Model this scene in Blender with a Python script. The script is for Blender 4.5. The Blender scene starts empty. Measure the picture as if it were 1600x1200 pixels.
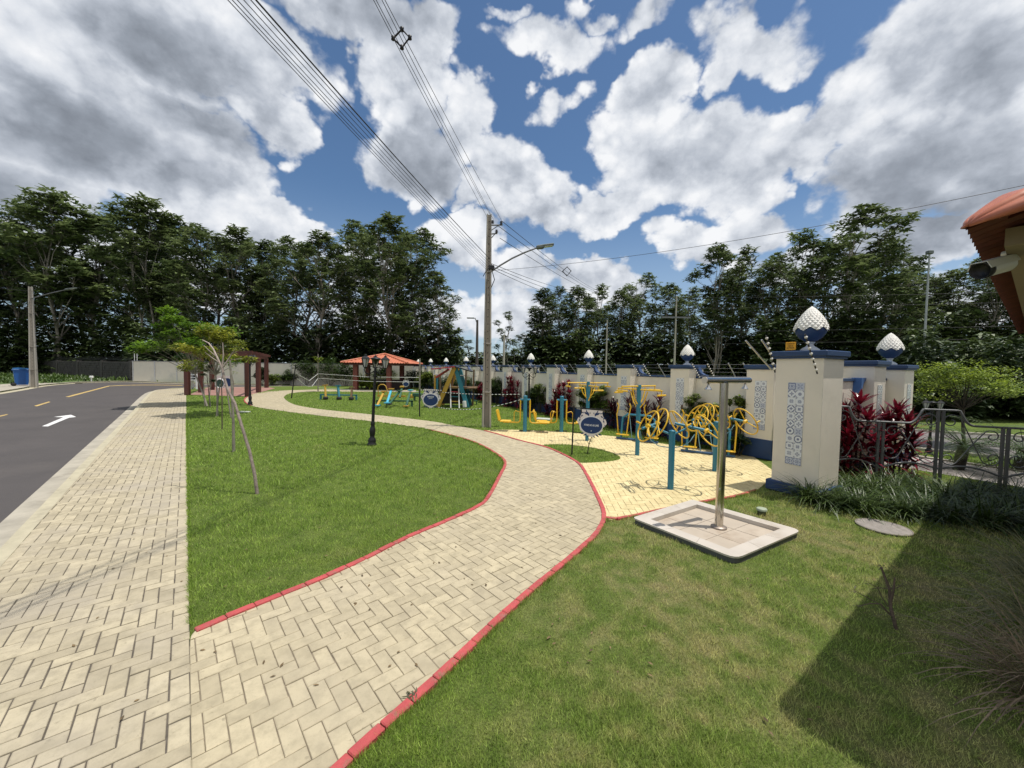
import bpy, math, random
import numpy as np
from mathutils import Vector, Matrix
from math import sin, cos, pi, radians as R, sqrt, atan2, hypot
random.seed(7)
S = bpy.context.scene
col = S.collection
# ---------------------------------------------------------------- camera
EYE, FOC = 2.0, 601.0
PITCH, ROLL = math.atan(24.4/601), R(0.9)
cam_d = bpy.data.cameras.new('camera'); cam = bpy.data.objects.new('camera', cam_d); col.objects.link(cam)
S.camera = cam
cam_d.sensor_width = 36; cam_d.lens = 36*FOC/1600; cam_d.clip_start = .05; cam_d.clip_end = 3000
cam.location = (0, 0, EYE)
cam.matrix_world = Matrix.Translation((0, 0, EYE)) @ Matrix.Rotation(pi/2-PITCH, 4, 'X') @ Matrix.Rotation(ROLL, 4, 'Z')
# ---------------------------------------------------------------- light
SUN_EL = R(74); SUN_AZ = (0.990, -0.14)          # horizontal direction towards the sun
EXPO = 0.22
world = bpy.data.worlds.new('World'); S.world = world; world.use_nodes = True
sun_d = bpy.data.lights.new('sun', 'SUN'); sun_d.energy = 3.75; sun_d.angle = R(.53); sun_d.color = (1, .95, .87)
sun = bpy.data.objects.new('sun', sun_d); col.objects.link(sun)
_s = Vector((SUN_AZ[0]*cos(SUN_EL), SUN_AZ[1]*cos(SUN_EL), sin(SUN_EL)))
sun.rotation_euler = _s.to_track_quat('Z', 'Y').to_euler(); sun.location = (0, 0, 50)
S.view_settings.view_transform = 'Standard'; S.view_settings.look = 'None'
S.view_settings.exposure = EXPO; S.view_settings.gamma = 1
S.render.engine = 'CYCLES'
S.render.resolution_x = 1024; S.render.resolution_y = 768
S.cycles.max_bounces = 6; S.cycles.diffuse_bounces = 3; S.cycles.glossy_bounces = 3; S.cycles.transparent_max_bounces = 8

# ---------------------------------------------------------------- pixel -> place
def ray(px, py):
    x = (px-800)/FOC; y = -(py-600)/FOC
    c, s = cos(ROLL), sin(ROLL)
    X = x*c - y*s; Y = x*s + y*c
    cp, sp = cos(PITCH), sin(PITCH)
    return Vector((X, cp+Y*sp, -sp+Y*cp))
def G(px, py, z=0.0):
    r = ray(px, py); t = (z-EYE)/r.z
    return Vector((r.x*t, r.y*t, z))
def At(px, py, Y):
    r = ray(px, py); t = Y/r.y
    return Vector((r.x*t, Y, EYE+r.z*t))

# ---------------------------------------------------------------- node helper
class NT:
    def __init__(s, tree): s.t = tree; s.n = tree.nodes; s.l = tree.links
    def new(s, typ, **kw):
        nd = s.n.new(typ)
        for k, v in kw.items(): setattr(nd, k, v)
        return nd
    def put(s, sock, v):
        if hasattr(v, 'is_linked') or isinstance(v, bpy.types.NodeSocket): s.l.new(v, sock)
        elif v is not None:
            if sock.type == 'RGBA' and len(v) == 3: v = (*v, 1)
            sock.default_value = v
    def math(s, op, a, b=None, c=None, clamp=False):
        nd = s.new('ShaderNodeMath', operation=op); nd.use_clamp = clamp
        for i, v in enumerate((a, b, c)):
            if v is not None: s.put(nd.inputs[i], v)
        return nd.outputs[0]
    def vmath(s, op, a, b=None, out=0):
        nd = s.new('ShaderNodeVectorMath', operation=op)
        s.put(nd.inputs[0], a)
        if b is not None:
            if op == 'SCALE': s.put(nd.inputs[3], b)
            else: s.put(nd.inputs[1], b)
        return nd.outputs[out]
    def length(s, a): return s.vmath('LENGTH', a, out='Value')
    def noise(s, vec, scale, detail=4, rough=.5, dim='3D', dist=0.0):
        nd = s.new('ShaderNodeTexNoise', noise_dimensions=dim)
        if vec is not None: s.l.new(vec, nd.inputs['Vector'])
        nd.inputs['Scale'].default_value = scale; nd.inputs['Detail'].default_value = detail
        nd.inputs['Roughness'].default_value = rough; nd.inputs['Distortion'].default_value = dist
        return nd.outputs['Fac']
    def smooth(s, v, a, b, lo=0., hi=1.):
        nd = s.new('ShaderNodeMapRange', interpolation_type='SMOOTHSTEP')
        s.put(nd.inputs[0], v)
        for i, q in enumerate((a, b, lo, hi)): nd.inputs[i+1].default_value = q
        return nd.outputs[0]
    def lin(s, v, a, b, lo=0., hi=1.):
        nd = s.new('ShaderNodeMapRange'); s.put(nd.inputs[0], v)
        for i, q in enumerate((a, b, lo, hi)): nd.inputs[i+1].default_value = q
        return nd.outputs[0]
    def mix(s, f, a, b, typ='MIX'):
        nd = s.new('ShaderNodeMix', data_type='RGBA', blend_type=typ)
        s.put(nd.inputs[0], f); s.put(nd.inputs[6], a); s.put(nd.inputs[7], b)
        return nd.outputs[2]

# ---------------------------------------------------------------- sky with clouds
def azel(px, py):
    r = ray(px, py).normalized()
    return math.atan2(r.x, r.y), math.asin(r.z)
def build_sky():
    w = NT(world.node_tree); w.n.clear()
    out = w.new('ShaderNodeOutputWorld'); bg = w.new('ShaderNodeBackground')
    sky = w.new('ShaderNodeTexSky', sky_type='NISHITA'); sky.sun_disc = False
    sky.sun_elevation = SUN_EL; sky.sun_rotation = math.atan2(SUN_AZ[0], SUN_AZ[1])
    sky.air_density = 1.0; sky.dust_density = .6; sky.ozone_density = 2.2
    tc = w.new('ShaderNodeTexCoord'); d = tc.outputs['Generated']
    sp = w.new('ShaderNodeSeparateXYZ'); w.l.new(d, sp.inputs[0])
    az = w.math('ARCTAN2', sp.outputs[0], sp.outputs[1])
    zc = w.math('MAXIMUM', w.math('MINIMUM', sp.outputs[2], .9999), -.9999)
    el = w.math('ARCSINE', zc)
    cmb = w.new('ShaderNodeCombineXYZ'); w.l.new(az, cmb.inputs[0]); w.l.new(el, cmb.inputs[1])
    q = cmb.outputs[0]
    # warp the layout coordinates with noise so blob outlines billow
    sc = w.new('ShaderNodeMapping'); w.l.new(d, sc.inputs[0]); sc.inputs['Scale'].default_value = (1, 1, 1.2)
    dn = sc.outputs[0]
    nz = w.new('ShaderNodeTexNoise'); w.l.new(dn, nz.inputs['Vector'])
    nz.inputs['Scale'].default_value = 5.5; nz.inputs['Detail'].default_value = 5; nz.inputs['Roughness'].default_value = .58
    wv = w.vmath('SUBTRACT', nz.outputs['Color'], (.5, .5, .5))
    q = w.vmath('ADD', q, w.vmath('SCALE', wv, .22))
    def field(blobs):
        acc = None
        for (px, py, rx, ry, rot, amp) in blobs:
            a, e = azel(px, py)
            a2, e2 = azel(px+8, py); ka = hypot(a2-a, e2-e)/8
            a3, e3 = azel(px, py-8); ke = hypot(a3-a, e3-e)/8
            mp = w.new('ShaderNodeMapping', vector_type='TEXTURE'); w.l.new(q, mp.inputs[0])
            mp.inputs['Location'].default_value = (a, e, 0)
            mp.inputs['Rotation'].default_value = (0, 0, R(-rot))
            mp.inputs['Scale'].default_value = (rx*ka, ry*ke, 1)
            l = w.length(mp.outputs[0])
            v = w.smooth(l, 1.45, .25, 0., amp)
            acc = v if acc is None else w.math('MAXIMUM', acc, v)
        return acc
    #            px   py   rx   ry  rot  amp
    cover = field([
        (90, 60, 330, 150, 0, 1), (350, 70, 190, 110, 0, 1), (230, 230, 260, 110, 10, 1), (60, 260, 200, 120, 0, 1),
        (400, 320, 90, 50, 20, .95), (450, 350, 60, 30, 0, .9), (420, 200, 60, 60, 0, .8), (330, 330, 160, 60, 0, .9),
        (560, 40, 130, 70, 0, 1), (640, 130, 90, 120, 15, 1), (650, 250, 95, 75, 0, 1), (690, 60, 60, 70, 0, .9),
        (740, 200, 50, 80, 0, .9), (800, 290, 75, 75, 0, .95), (850, 310, 60, 50, 0, .9), (690, 370, 45, 30, 0, .85), (740, 300, 40, 40, 0, .8),
        (1010, 140, 75, 65, -10, .95), (1000, 230, 85, 90, 0, 1), (1120, 250, 130, 90, 15, 1), (1230, 230, 95, 60, 20, 1), (960, 320, 95, 50, 0, .9), (1120, 110, 40, 60, 0, .8),
        (860, 60, 95, 55, 0, .74), (880, 155, 60, 35, -20, .60), (810, 15, 60, 30, 0, .6), (930, 10, 70, 30, 0, .6), (1010, 20, 90, 40, 0, .62), (1190, 60, 130, 70, 15, .75),
        (1460, 100, 230, 120, 0, .95), (1420, 260, 170, 110, 0, 1), (1570, 200, 120, 160, 0, 1), (1340, 160, 90, 90, 0, .9), (1500, 370, 160, 45, 0, .9),
        (1080, 380, 80, 40, 10, .85), (1170, 360, 80, 50, 15, .9), (900, 420, 70, 30, 0, .85), (800, 430, 70, 55, 0, .85), (740, 390, 50, 30, 0, .7),
        (780, 500, 120, 50, 0, .75), (950, 440, 60, 40, 0, .8), (620, 500, 200, 50, 0, .7), (1300, 410, 220, 45, 0, .85), (730, 360, 60, 40, 0, .85), (560, 430, 120, 50, 0, .6), (250, 430, 260, 60, 0, .75), (1450, 470, 260, 50, 0, .8),
        # the rest of the sky, out of the photograph
        (-300, 200, 300, 160, 0, .9), (-700, 400, 200, 200, 0, .8), (1900, 300, 250, 160, 0, .8), (2300, 500, 200, 160, 0, .8), (500, -350, 300, 150, 0, .9), (1200, -300, 260, 140, 0, .8),
    ])
    dark = field([
        (140, 225, 200, 75, 8, 1), (40, 300, 150, 60, 0, .7), (330, 110, 130, 70, 20, .75), (280, 190, 110, 55, 10, .7), (560, 60, 90, 50, 0, .5),
        (655, 240, 75, 70, 0, .75), (1090, 240, 80, 40, 10, .3), (1190, 265, 60, 26, 0, .3), (1440, 260, 150, 110, 0, .8), (1560, 300, 120, 90, 0, .9), (1450, 360, 160, 50, 0, .9),
        (1520, 90, 100, 60, 0, .35), (850, 330, 50, 22, 0, .4), (930, 330, 50, 20, 0, .25), (800, 345, 60, 22, 0, .3), (-300, 200, 300, 100, 0, .8),
    ])
    cover = w.math('MAXIMUM', cover, w.math('MAXIMUM', w.smooth(el, .85, 1.15, 0, .78), w.smooth(sp.outputs[1], .15, -.25, 0, .74)))   # unseen broken cloud overhead and behind, added to lift the ambient light
    # billowy detail
    n1 = w.noise(dn, 8, 7, .60)
    vo = w.new('ShaderNodeTexVoronoi', feature='F1'); w.l.new(w.vmath('ADD', dn, w.vmath('SCALE', wv, .10)), vo.inputs['Vector'])
    vo.inputs['Scale'].default_value = 15
    for nm, val in (('Detail', 1.0), ('Roughness', .55)):
        if nm in vo.inputs: vo.inputs[nm].default_value = val
    puff = w.lin(vo.outputs['Distance'], 0, .9, .5, -.5)
    det = w.math('ADD', w.math('MULTIPLY', w.math('SUBTRACT', n1, .5), 1.35), w.math('MULTIPLY', puff, .62))
    dens = w.math('ADD', cover, w.math('MULTIPLY', det, .62))
    alpha = w.smooth(dens, .20, .48)
    # brightness: thin fringes pale, mid body white, thick parts grey
    n2 = w.noise(w.vmath('ADD', dn, (.0, .0, .055)), 8, 6, .58)      # same noise, sampled a little higher: relief
    rel = w.math('SUBTRACT', n1, n2)
    thick = w.smooth(dens, .75, 1.25)
    n3 = w.noise(dn, 3.4, 3, .55)
    sh = w.math('ADD', w.math('MULTIPLY', thick, .26), w.math('MULTIPLY', dark, .54))
    sh = w.math('SUBTRACT', sh, w.math('MULTIPLY', rel, 1.15))
    sh = w.math('ADD', sh, w.math('MULTIPLY', w.math('SUBTRACT', n3, .5), .50))
    sh = w.math('SUBTRACT', sh, w.math('MULTIPLY', puff, .42))
    sh = w.math('ADD', sh, .06, clamp=True)
    ramp = w.new('ShaderNodeValToRGB'); w.l.new(sh, ramp.inputs[0])
    cr = ramp.color_ramp; cr.elements[0].position = 0; cr.elements[0].color = (.80, .81, .83, 1)
    cr.elements[1].position = 1; cr.elements[1].color = (.17, .19, .225, 1)
    for p, c in ((.22, (.62, .65, .70)), (.45, (.42, .455, .515)), (.7, (.275, .305, .355))):
        e_ = cr.elements.new(p); e_.color = (*c, 1)
    skyc = w.vmath('MULTIPLY', w.vmath('SCALE', sky.outputs[0], .085), (.80, .96, 1.06))
    # a little thin veil in the blue near the horizon
    veil = w.smooth(el, .42, .02, 0., .45)
    skyc = w.mix(veil, skyc, (.50, .60, .72))
    fin = w.mix(alpha, skyc, ramp.outputs[0])
    w.l.new(fin, bg.inputs[0]); bg.inputs[1].default_value = 1.0
    w.l.new(bg.outputs[0], out.inputs[0])
    world.cycles.sampling_method = 'MANUAL'; world.cycles.sample_map_resolution = 512
build_sky()
# ---------------------------------------------------------------- materials
MATS = {}
def mat(name, colr, rough=.6, metal=0., var=.12, scale=6., bump=0., bscale=None, spec=None, dirt=None, obrand=0., coords='Object', trans=0.):
    """principled material whose colour wanders a little with procedural noise"""
    if name in MATS: return MATS[name]
    m = bpy.data.materials.new(name); m.use_nodes = True; w = NT(m.node_tree)
    b = w.n['Principled BSDF']; b.inputs['Roughness'].default_value = rough; b.inputs['Metallic'].default_value = metal
    if spec is not None: b.inputs['Specular IOR Level'].default_value = spec
    tc = w.new('ShaderNodeTexCoord'); v = tc.outputs[coords]
    f = w.noise(v, scale, 5, .6)
    c1 = [min(1, x*(1-var)) for x in colr]; c2 = [min(1, x*(1+var)) for x in colr]
    c = w.mix(w.lin(f, .3, .7), c1, c2)
    if dirt:   # (colour, amount, scale) blotches
        f2 = w.noise(v, dirt[2], 6, .65)
        c = w.mix(w.smooth(f2, .5, .75, 0, dirt[1]), c, dirt[0])
    if obrand:
        oi = w.new('ShaderNodeObjectInfo')
        hsv = w.new('ShaderNodeHueSaturation'); w.l.new(c, hsv.inputs['Color'])
        w.l.new(w.lin(oi.outputs['Random'], 0, 1, 1-obrand, 1+obrand), hsv.inputs['Value'])
        w.l.new(w.lin(oi.outputs['Random'], 0, 1, .5+obrand*.04, .5-obrand*.04), hsv.inputs['Hue'])
        c = hsv.outputs[0]
    w.l.new(c, b.inputs['Base Color'])
    w.l.new(w.lin(f, .3, .7, max(0, rough-.06), min(1, rough+.06)), b.inputs['Roughness'])
    if bump:
        bn = w.new('ShaderNodeBump'); bn.inputs['Strength'].default_value = bump; bn.inputs['Distance'].default_value = .02
        w.l.new(w.noise(v, bscale or scale*6, 6, .6), bn.inputs['Height']); w.l.new(bn.outputs[0], b.inputs['Normal'])
    if trans:
        tr = w.new('ShaderNodeBsdfTranslucent'); w.l.new(w.mix(.5, c, (c2[0]*1.4, c2[1]*1.5, c2[2])), tr.inputs[0])
        mx = w.new('ShaderNodeMixShader'); mx.inputs[0].default_value = trans
        w.l.new(b.outputs[0], mx.inputs[1]); w.l.new(tr.outputs[0], mx.inputs[2]); w.l.new(mx.outputs[0], w.n['Material Output'].inputs[0])
    MATS[name] = m
    return m

def leafmat(name, dark, light, rough=.42, scale=.5, trans=.25, obrand=.15, fine=3.):
    """leaves: clump-sized and leaf-sized variation between two greens"""
    if name in MATS: return MATS[name]
    m = bpy.data.materials.new(name); m.use_nodes = True; w = NT(m.node_tree); b = w.n['Principled BSDF']
    b.inputs['Roughness'].default_value = rough
    v = w.new('ShaderNodeTexCoord').outputs['Object']
    f = w.math('ADD', w.math('MULTIPLY', w.noise(v, scale, 2, .5), .55), w.math('MULTIPLY', w.noise(v, fine, 2, .5), .45))
    c = w.mix(w.smooth(f, .36, .64), dark, light)
    oi = w.new('ShaderNodeObjectInfo'); hsv = w.new('ShaderNodeHueSaturation'); w.l.new(c, hsv.inputs['Color'])
    w.l.new(w.lin(oi.outputs['Random'], 0, 1, 1-obrand, 1+obrand), hsv.inputs['Value'])
    c = hsv.outputs[0]; w.l.new(c, b.inputs['Base Color'])
    tr = w.new('ShaderNodeBsdfTranslucent'); w.l.new(c, tr.inputs[0])
    mx = w.new('ShaderNodeMixShader'); mx.inputs[0].default_value = trans
    w.l.new(b.outputs[0], mx.inputs[1]); w.l.new(tr.outputs[0], mx.inputs[2]); w.l.new(mx.outputs[0], w.n['Material Output'].inputs[0])
    MATS[name] = m
    return m

def grass_mat(name, mul=1., blade=False):
    """lawn colour laid out over the ground in world coordinates: green with dry patches"""
    m = bpy.data.materials.new(name); m.use_nodes = True; w = NT(m.node_tree); b = w.n['Principled BSDF']
    b.inputs['Roughness'].default_value = .55 if blade else .9
    g = w.new('ShaderNodeNewGeometry'); P = g.outputs['Position']
    sx = w.new('ShaderNodeSeparateXYZ'); w.l.new(P, sx.inputs[0])
    flat = w.new('ShaderNodeCombineXYZ'); w.l.new(sx.outputs[0], flat.inputs[0]); w.l.new(sx.outputs[1], flat.inputs[1])
    P2 = flat.outputs[0]
    big = w.noise(P2, .9, 4, .6); mid = w.noise(P2, 4.5, 4, .6); fine = w.noise(P2, 60, 3, .7)
    # the lawn right of the garden path is drier than the rest
    drymask = w.math('MULTIPLY', w.smooth(w.math('SUBTRACT', sx.outputs[0], w.math('MULTIPLY', sx.outputs[1], .18)), -.9, .3, .1, 1.), w.smooth(sx.outputs[1], 8.5, 4.5))
    dry = w.math('MULTIPLY', w.smooth(w.math('ADD', w.math('MULTIPLY', big, .45), w.math('MULTIPLY', mid, .55)), .42, .62), drymask)
    dry2 = w.math('ADD', w.math('MULTIPLY', dry, .75), w.math('MULTIPLY', w.smooth(w.math('ADD', big, w.math('MULTIPLY', fine, .3)), .72, .95), .35), clamp=True)
    green = w.mix(w.smooth(mid, .3, .7), (.090*mul, .146*mul, .018*mul), (.155*mul, .222*mul, .032*mul))
    green = w.mix(w.math('MULTIPLY', drymask, .30), green, (.20*mul, .22*mul, .075*mul))
    green = w.mix(w.smooth(fine, .3, .75, 0, .55), green, (.150*mul, .215*mul, .050*mul))
    c = w.mix(dry2, green, (.30*mul, .265*mul, .125*mul))
    if not blade:
        c = w.mix(w.smooth(fine, .35, .6, .55, 0), c, (.045*mul, .05*mul, .018*mul))
    else:
        c = w.mix(w.smooth(w.noise(P, 130, 1, .5), .62, .7, 0, .35), c, (.33, .30, .15))
    if blade:
        rp = g.outputs['Random Per Island']; c = w.vmath('SCALE', c, w.lin(rp, 0, 1, .45, 1.6)); c = w.mix(w.smooth(rp, .88, 1., 0, .6), c, (.42, .38, .20))
    w.l.new(c, b.inputs['Base Color'])
    b.inputs['Specular IOR Level'].default_value = .25
    if blade:
        tr = w.new('ShaderNodeBsdfTranslucent'); w.l.new(c, tr.inputs[0])
        mx = w.new('ShaderNodeMixShader'); mx.inputs[0].default_value = .42
        w.l.new(b.outputs[0], mx.inputs[1]); w.l.new(tr.outputs[0], mx.inputs[2]); w.l.new(mx.outputs[0], w.n['Material Output'].inputs[0])
    else:
        bn = w.new('ShaderNodeBump'); bn.inputs['Strength'].default_value = .9; bn.inputs['Distance'].default_value = .04
        w.l.new(w.noise(P2, 45, 4, .7), bn.inputs['Height']); w.l.new(bn.outputs[0], b.inputs['Normal'])
    MATS[name] = m
    return m

def paver_mat(name, base, warm, amt=.6, dust=(.42, .38, .30)):
    """each paving block has its own tone (attribute 'tone'), grime wanders across them"""
    m = bpy.data.materials.new(name); m.use_nodes = True; w = NT(m.node_tree); b = w.n['Principled BSDF']
    g = w.new('ShaderNodeNewGeometry'); P = g.outputs['Position']
    at = w.new('ShaderNodeAttribute', attribute_name='tone')
    c = w.mix(at.outputs['Fac'], base, warm)
    n = w.noise(P, 9, 6, .65); n2 = w.noise(P, 1.1, 4, .6); n3 = w.noise(P, 140, 3, .7)
    c = w.mix(w.smooth(n, .36, .72, 0, .6), c, tuple(x*.66 for x in base))
    st = w.noise(P, .55, 5, .7); c = w.mix(w.smooth(st, .52, .70, 0, .5), c, tuple(x*.62 for x in base))
    sp_ = w.noise(P, 28, 3, .6); c = w.mix(w.smooth(sp_, .62, .74, 0, .55), c, tuple(x*.55 for x in base))
    c = w.mix(w.smooth(n2, .42, .72, 0, amt), c, dust)
    c = w.mix(w.smooth(n3, .5, .8, 0, .30), c, tuple(x*.6 for x in base))
    w.l.new(c, b.inputs['Base Color']); b.inputs['Roughness'].default_value = .88; b.inputs['Specular IOR Level'].default_value = .2
    bn = w.new('ShaderNodeBump'); bn.inputs['Strength'].default_value = .5; bn.inputs['Distance'].default_value = .004
    w.l.new(w.noise(P, 55, 5, .7), bn.inputs['Height']); w.l.new(bn.outputs[0], b.inputs['Normal'])
    MATS[name] = m
    return m

# ---------------------------------------------------------------- meshes
def frame_to(d):
    d = Vector(d).normalized(); a = Vector((0, 0, 1)) if abs(d.z) < .95 else Vector((1, 0, 0))
    x = d.cross(a).normalized(); y = d.cross(x).normalized()
    return x, y
class MB:
    def __init__(s): s.v = []; s.f = []; s.sm = []
    def add(s, vs, fs, smooth=False):
        o = len(s.v); s.v += [tuple(p) for p in vs]
        s.f += [tuple(i+o for i in q) for q in fs]; s.sm += [smooth]*len(fs); return s
    def box(s, c, size, rz=0., rot=None, bevel=0.):
        hx, hy, hz = [k/2 for k in size]; M = rot or Matrix.Rotation(rz, 3, 'Z'); c = Vector(c)
        if bevel <= 0:
            P = [c+M@Vector((x*hx, y*hy, z*hz)) for z in (-1, 1) for y in (-1, 1) for x in (-1, 1)]
            return s.add(P, [(0, 2, 3, 1), (4, 5, 7, 6), (0, 1, 5, 4), (2, 6, 7, 3), (0, 4, 6, 2), (1, 3, 7, 5)])
        k = min(bevel, hx*.9, hy*.9, hz*.9); prof = [(-hz, k), (-hz+k, 0), (hz-k, 0), (hz, k)]
        P = []
        for z, i in prof:
            x, y = hx-i, hy-i; kk = k*.7
            for a, b_ in ((x, y-kk), (x-kk, y), (-x+kk, y), (-x, y-kk), (-x, -y+kk), (-x+kk, -y), (x-kk, -y), (x, -y+kk)):
                P.append(c+M@Vector((a, b_, z)))
        F = [tuple(range(7, -1, -1)), tuple(range(24, 32))]
        for r in range(3):
            for i in range(8): j = (i+1) % 8; F.append((r*8+i, r*8+j, r*8+8+j, r*8+8+i))
        return s.add(P, F)
    def tube(s, pts, r, n=8, cap=True, smooth=True):
        pts = [Vector(p) for p in pts]; rs = list(r) if hasattr(r, '__len__') else [r]*len(pts)
        P = []; F = []; X = None
        for i, p in enumerate(pts):
            d = (pts[min(i+1, len(pts)-1)]-pts[max(i-1, 0)])
            if d.length < 1e-9: d = Vector((0, 0, 1))
            d.normalize()
            if X is None: X, Y = frame_to(d)
            else:
                X = X-d*X.dot(d)
                if X.length < 1e-6: X, Y = frame_to(d)
                X.normalize(); Y = d.cross(X).normalized()
            if i == 0: Y = d.cross(X).normalized()
            for k in range(n):
                a = 2*pi*k/n; P.append(p+(X*cos(a)+Y*sin(a))*rs[i])
        for i in range(len(pts)-1):
            for k in range(n):
                j = (k+1) % n; F.append((i*n+k, i*n+j, i*n+n+j, i*n+n+k))
        s.add(P, F, smooth)
        if cap:
            s.add(P[:n], [tuple(range(n-1, -1, -1))]); s.add(P[-n:], [tuple(range(n))])
        return s
    def ring(s, c, nrm, R_, r, n=28, m=6):
        c = Vector(c); X, Y = frame_to(nrm); N = Vector(nrm).normalized(); P = []; F = []
        for i in range(n):
            a = 2*pi*i/n; e = X*cos(a)+Y*sin(a)
            for k in range(m):
                b_ = 2*pi*k/m; P.append(c+e*(R_+r*cos(b_))+N*(r*sin(b_)))
        for i in range(n):
            for k in range(m):
                F.append((i*m+k, ((i+1) % n)*m+k, ((i+1) % n)*m+(k+1) % m, i*m+(k+1) % m))
        return s.add(P, F, True)
    def lathe(s, prof, c=(0, 0, 0), n=20, smooth=True, flute=None, M=None):
        c = Vector(c); P = []; F = []; L = len(prof)
        for (r, z) in prof:
            for k in range(n):
                a = 2*pi*k/n; rr = r*(flute(a, z) if flute else 1)
                q = Vector((rr*cos(a), rr*sin(a), z)); P.append(c+(M@q if M else q))
        for i in range(L-1):
            for k in range(n): F.append((i*n+k, i*n+(k+1) % n, i*n+n+(k+1) % n, i*n+n+k))
        s.add(P, F, smooth)
        if prof[0][0] > 1e-4: s.add(P[:n], [tuple(range(n-1, -1, -1))])
        if prof[-1][0] > 1e-4: s.add(P[-n:], [tuple(range(n))])
        return s
    def prism(s, poly, z0, z1, M=None):
        n = len(poly); P = [Vector((x, y, z0)) for x, y in poly]+[Vector((x, y, z1)) for x, y in poly]
        if M: P = [M@p for p in P]
        a = sum(poly[i][0]*poly[(i+1) % n][1]-poly[(i+1) % n][0]*poly[i][1] for i in range(n))
        F = [tuple(range(n-1, -1, -1)), tuple(range(n, 2*n))]+[(i, (i+1) % n, n+(i+1) % n, n+i) for i in range(n)]
        if a < 0: F = [tuple(reversed(f)) for f in F]
        return s.add(P, F)
    def build(s, name, m, parent=None, loc=None):
        me = bpy.data.meshes.new(name); me.from_pydata(s.v, [], s.f)
        me.polygons.foreach_set('use_smooth', s.sm); me.materials.append(m); me.update()
        o = bpy.data.objects.new(name, me); col.objects.link(o)
        if parent: o.parent = parent
        if loc: o.location = loc
        return o
def build_np(name, V, F, m, parent=None, smooth=False):
    """V (n,3) float, F (k,4) or (k,3) int"""
    me = bpy.data.meshes.new(name); V = np.ascontiguousarray(V, dtype=np.float32); F = np.ascontiguousarray(F, dtype=np.int32)
    k, c = F.shape
    me.vertices.add(len(V)); me.vertices.foreach_set('co', V.ravel())
    me.loops.add(k*c); me.loops.foreach_set('vertex_index', F.ravel())
    me.polygons.add(k); me.polygons.foreach_set('loop_start', np.arange(0, k*c, c, dtype=np.int32))
    me.polygons.foreach_set('use_smooth', np.full(k, smooth))
    me.update(calc_edges=True); me.materials.append(m)
    o = bpy.data.objects.new(name, me); col.objects.link(o)
    if parent: o.parent = parent
    return o
def tag(o, label=None, cat=None, group=None, kind=None):
    if label: o['label'] = label
    if cat: o['category'] = cat
    if group: o['group'] = group
    if kind: o['kind'] = kind
    return o
def thing(name, label, cat, loc=(0, 0, 0), rz=0., group=None):
    o = bpy.data.objects.new(name, None); col.objects.link(o); o.empty_display_size = .2
    o.location = loc; o.rotation_euler = (0, 0, rz)
    return tag(o, label, cat, group)
def copy_tree(o, loc, rz=None, label=None, scale=None):
    def rec(a, par):
        c = a.copy(); col.objects.link(c)
        if par: c.parent = par
        for ch in a.children: rec(ch, c)
        return c
    c = rec(o, None); c.location = loc
    if rz is not None: c.rotation_euler = (0, 0, rz)
    if label: c['label'] = label
    if scale: c.scale = scale if hasattr(scale, '__len__') else (scale,)*3
    return c
def struct(o, name=None): o['kind'] = 'structure'; return o

# leaves and straps, vectorised ---------------------------------------------
def straps(base, az, el, L, W, droop, seg=2, prof=None, fold=0.):
    """flat blades that start at base, point (az, el) and droop towards the ground"""
    N = len(base); prof = prof or [.25, 1., .12]; V = np.zeros((N, seg+1, 2, 3)); p = np.array(base, float).copy()
    e = np.array(el, float).copy(); sx = -np.sin(az); sy = np.cos(az)
    for i in range(seg+1):
        w = np.asarray(W)*prof[i]*.5
        V[:, i, 0] = p+np.stack([sx*w, sy*w, -fold*w], 1); V[:, i, 1] = p-np.stack([sx*w, sy*w, fold*w], 1)
        st = np.asarray(L)/seg
        p = p+np.stack([np.cos(e)*np.cos(az)*st, np.cos(e)*np.sin(az)*st, np.sin(e)*st], 1)
        e = e-np.asarray(droop)/seg
    idx = np.arange(N)[:, None]*(2*(seg+1))+np.arange(seg)[None, :]*2
    F = np.stack([idx, idx+1, idx+3, idx+2], 2).reshape(-1, 4)
    return V.reshape(-1, 3), F
def merge(parts):
    V = []; F = []; o = 0
    for v, f in parts: V.append(v); F.append(f+o); o += len(v)
    return np.concatenate(V), np.concatenate(F)
def rosettes(rng, P, n, L, W, el=(.0, .5), droop=1.2, seg=2, prof=None):
    N = len(P); base = np.repeat(P, n, 0); az = (np.tile(np.arange(n), N)*2*pi/n+np.repeat(rng.uniform(0, 6.28, N), n)+rng.normal(0, .25, N*n))
    sz = np.repeat(rng.uniform(.7, 1.25, N), n)*rng.uniform(.8, 1.15, N*n)
    return straps(base, az, rng.uniform(el[0], el[1], N*n), L*sz, W*sz, droop*rng.uniform(.7, 1.2, N*n), seg, prof)
# ---------------------------------------------------------------- ground outlines (ground metres, z=0)
def g2(px, py, z=0.): p = G(px, py, z); return (p.x, p.y)
def gl(lst, z=0.): return [g2(a, b, z) for a, b in lst]
def catmull(P, k=6):
    out = []
    for i in range(len(P)-1):
        p0 = np.array(P[max(i-1, 0)]); p1 = np.array(P[i]); p2 = np.array(P[i+1]); p3 = np.array(P[min(i+2, len(P)-1)])
        for j in range(k):
            t = j/k; out.append(tuple(.5*((2*p1)+(-p0+p2)*t+(2*p0-5*p1+4*p2-p3)*t*t+(-p0+3*p1-3*p2+p3)*t**3)))
    out.append(tuple(P[-1])); return out
def lerp(a, b, t): return (a[0]+(b[0]-a[0])*t, a[1]+(b[1]-a[1])*t)
EA, EB = g2(296, 975), g2(291, 620)                 # right edge of the pavement
KA, KB = g2(55, 820), g2(240, 612)                  # inner line of its kerb
ENear, EFar = lerp(EA, EB, -.19), lerp(EA, EB, 1.12)
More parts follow.
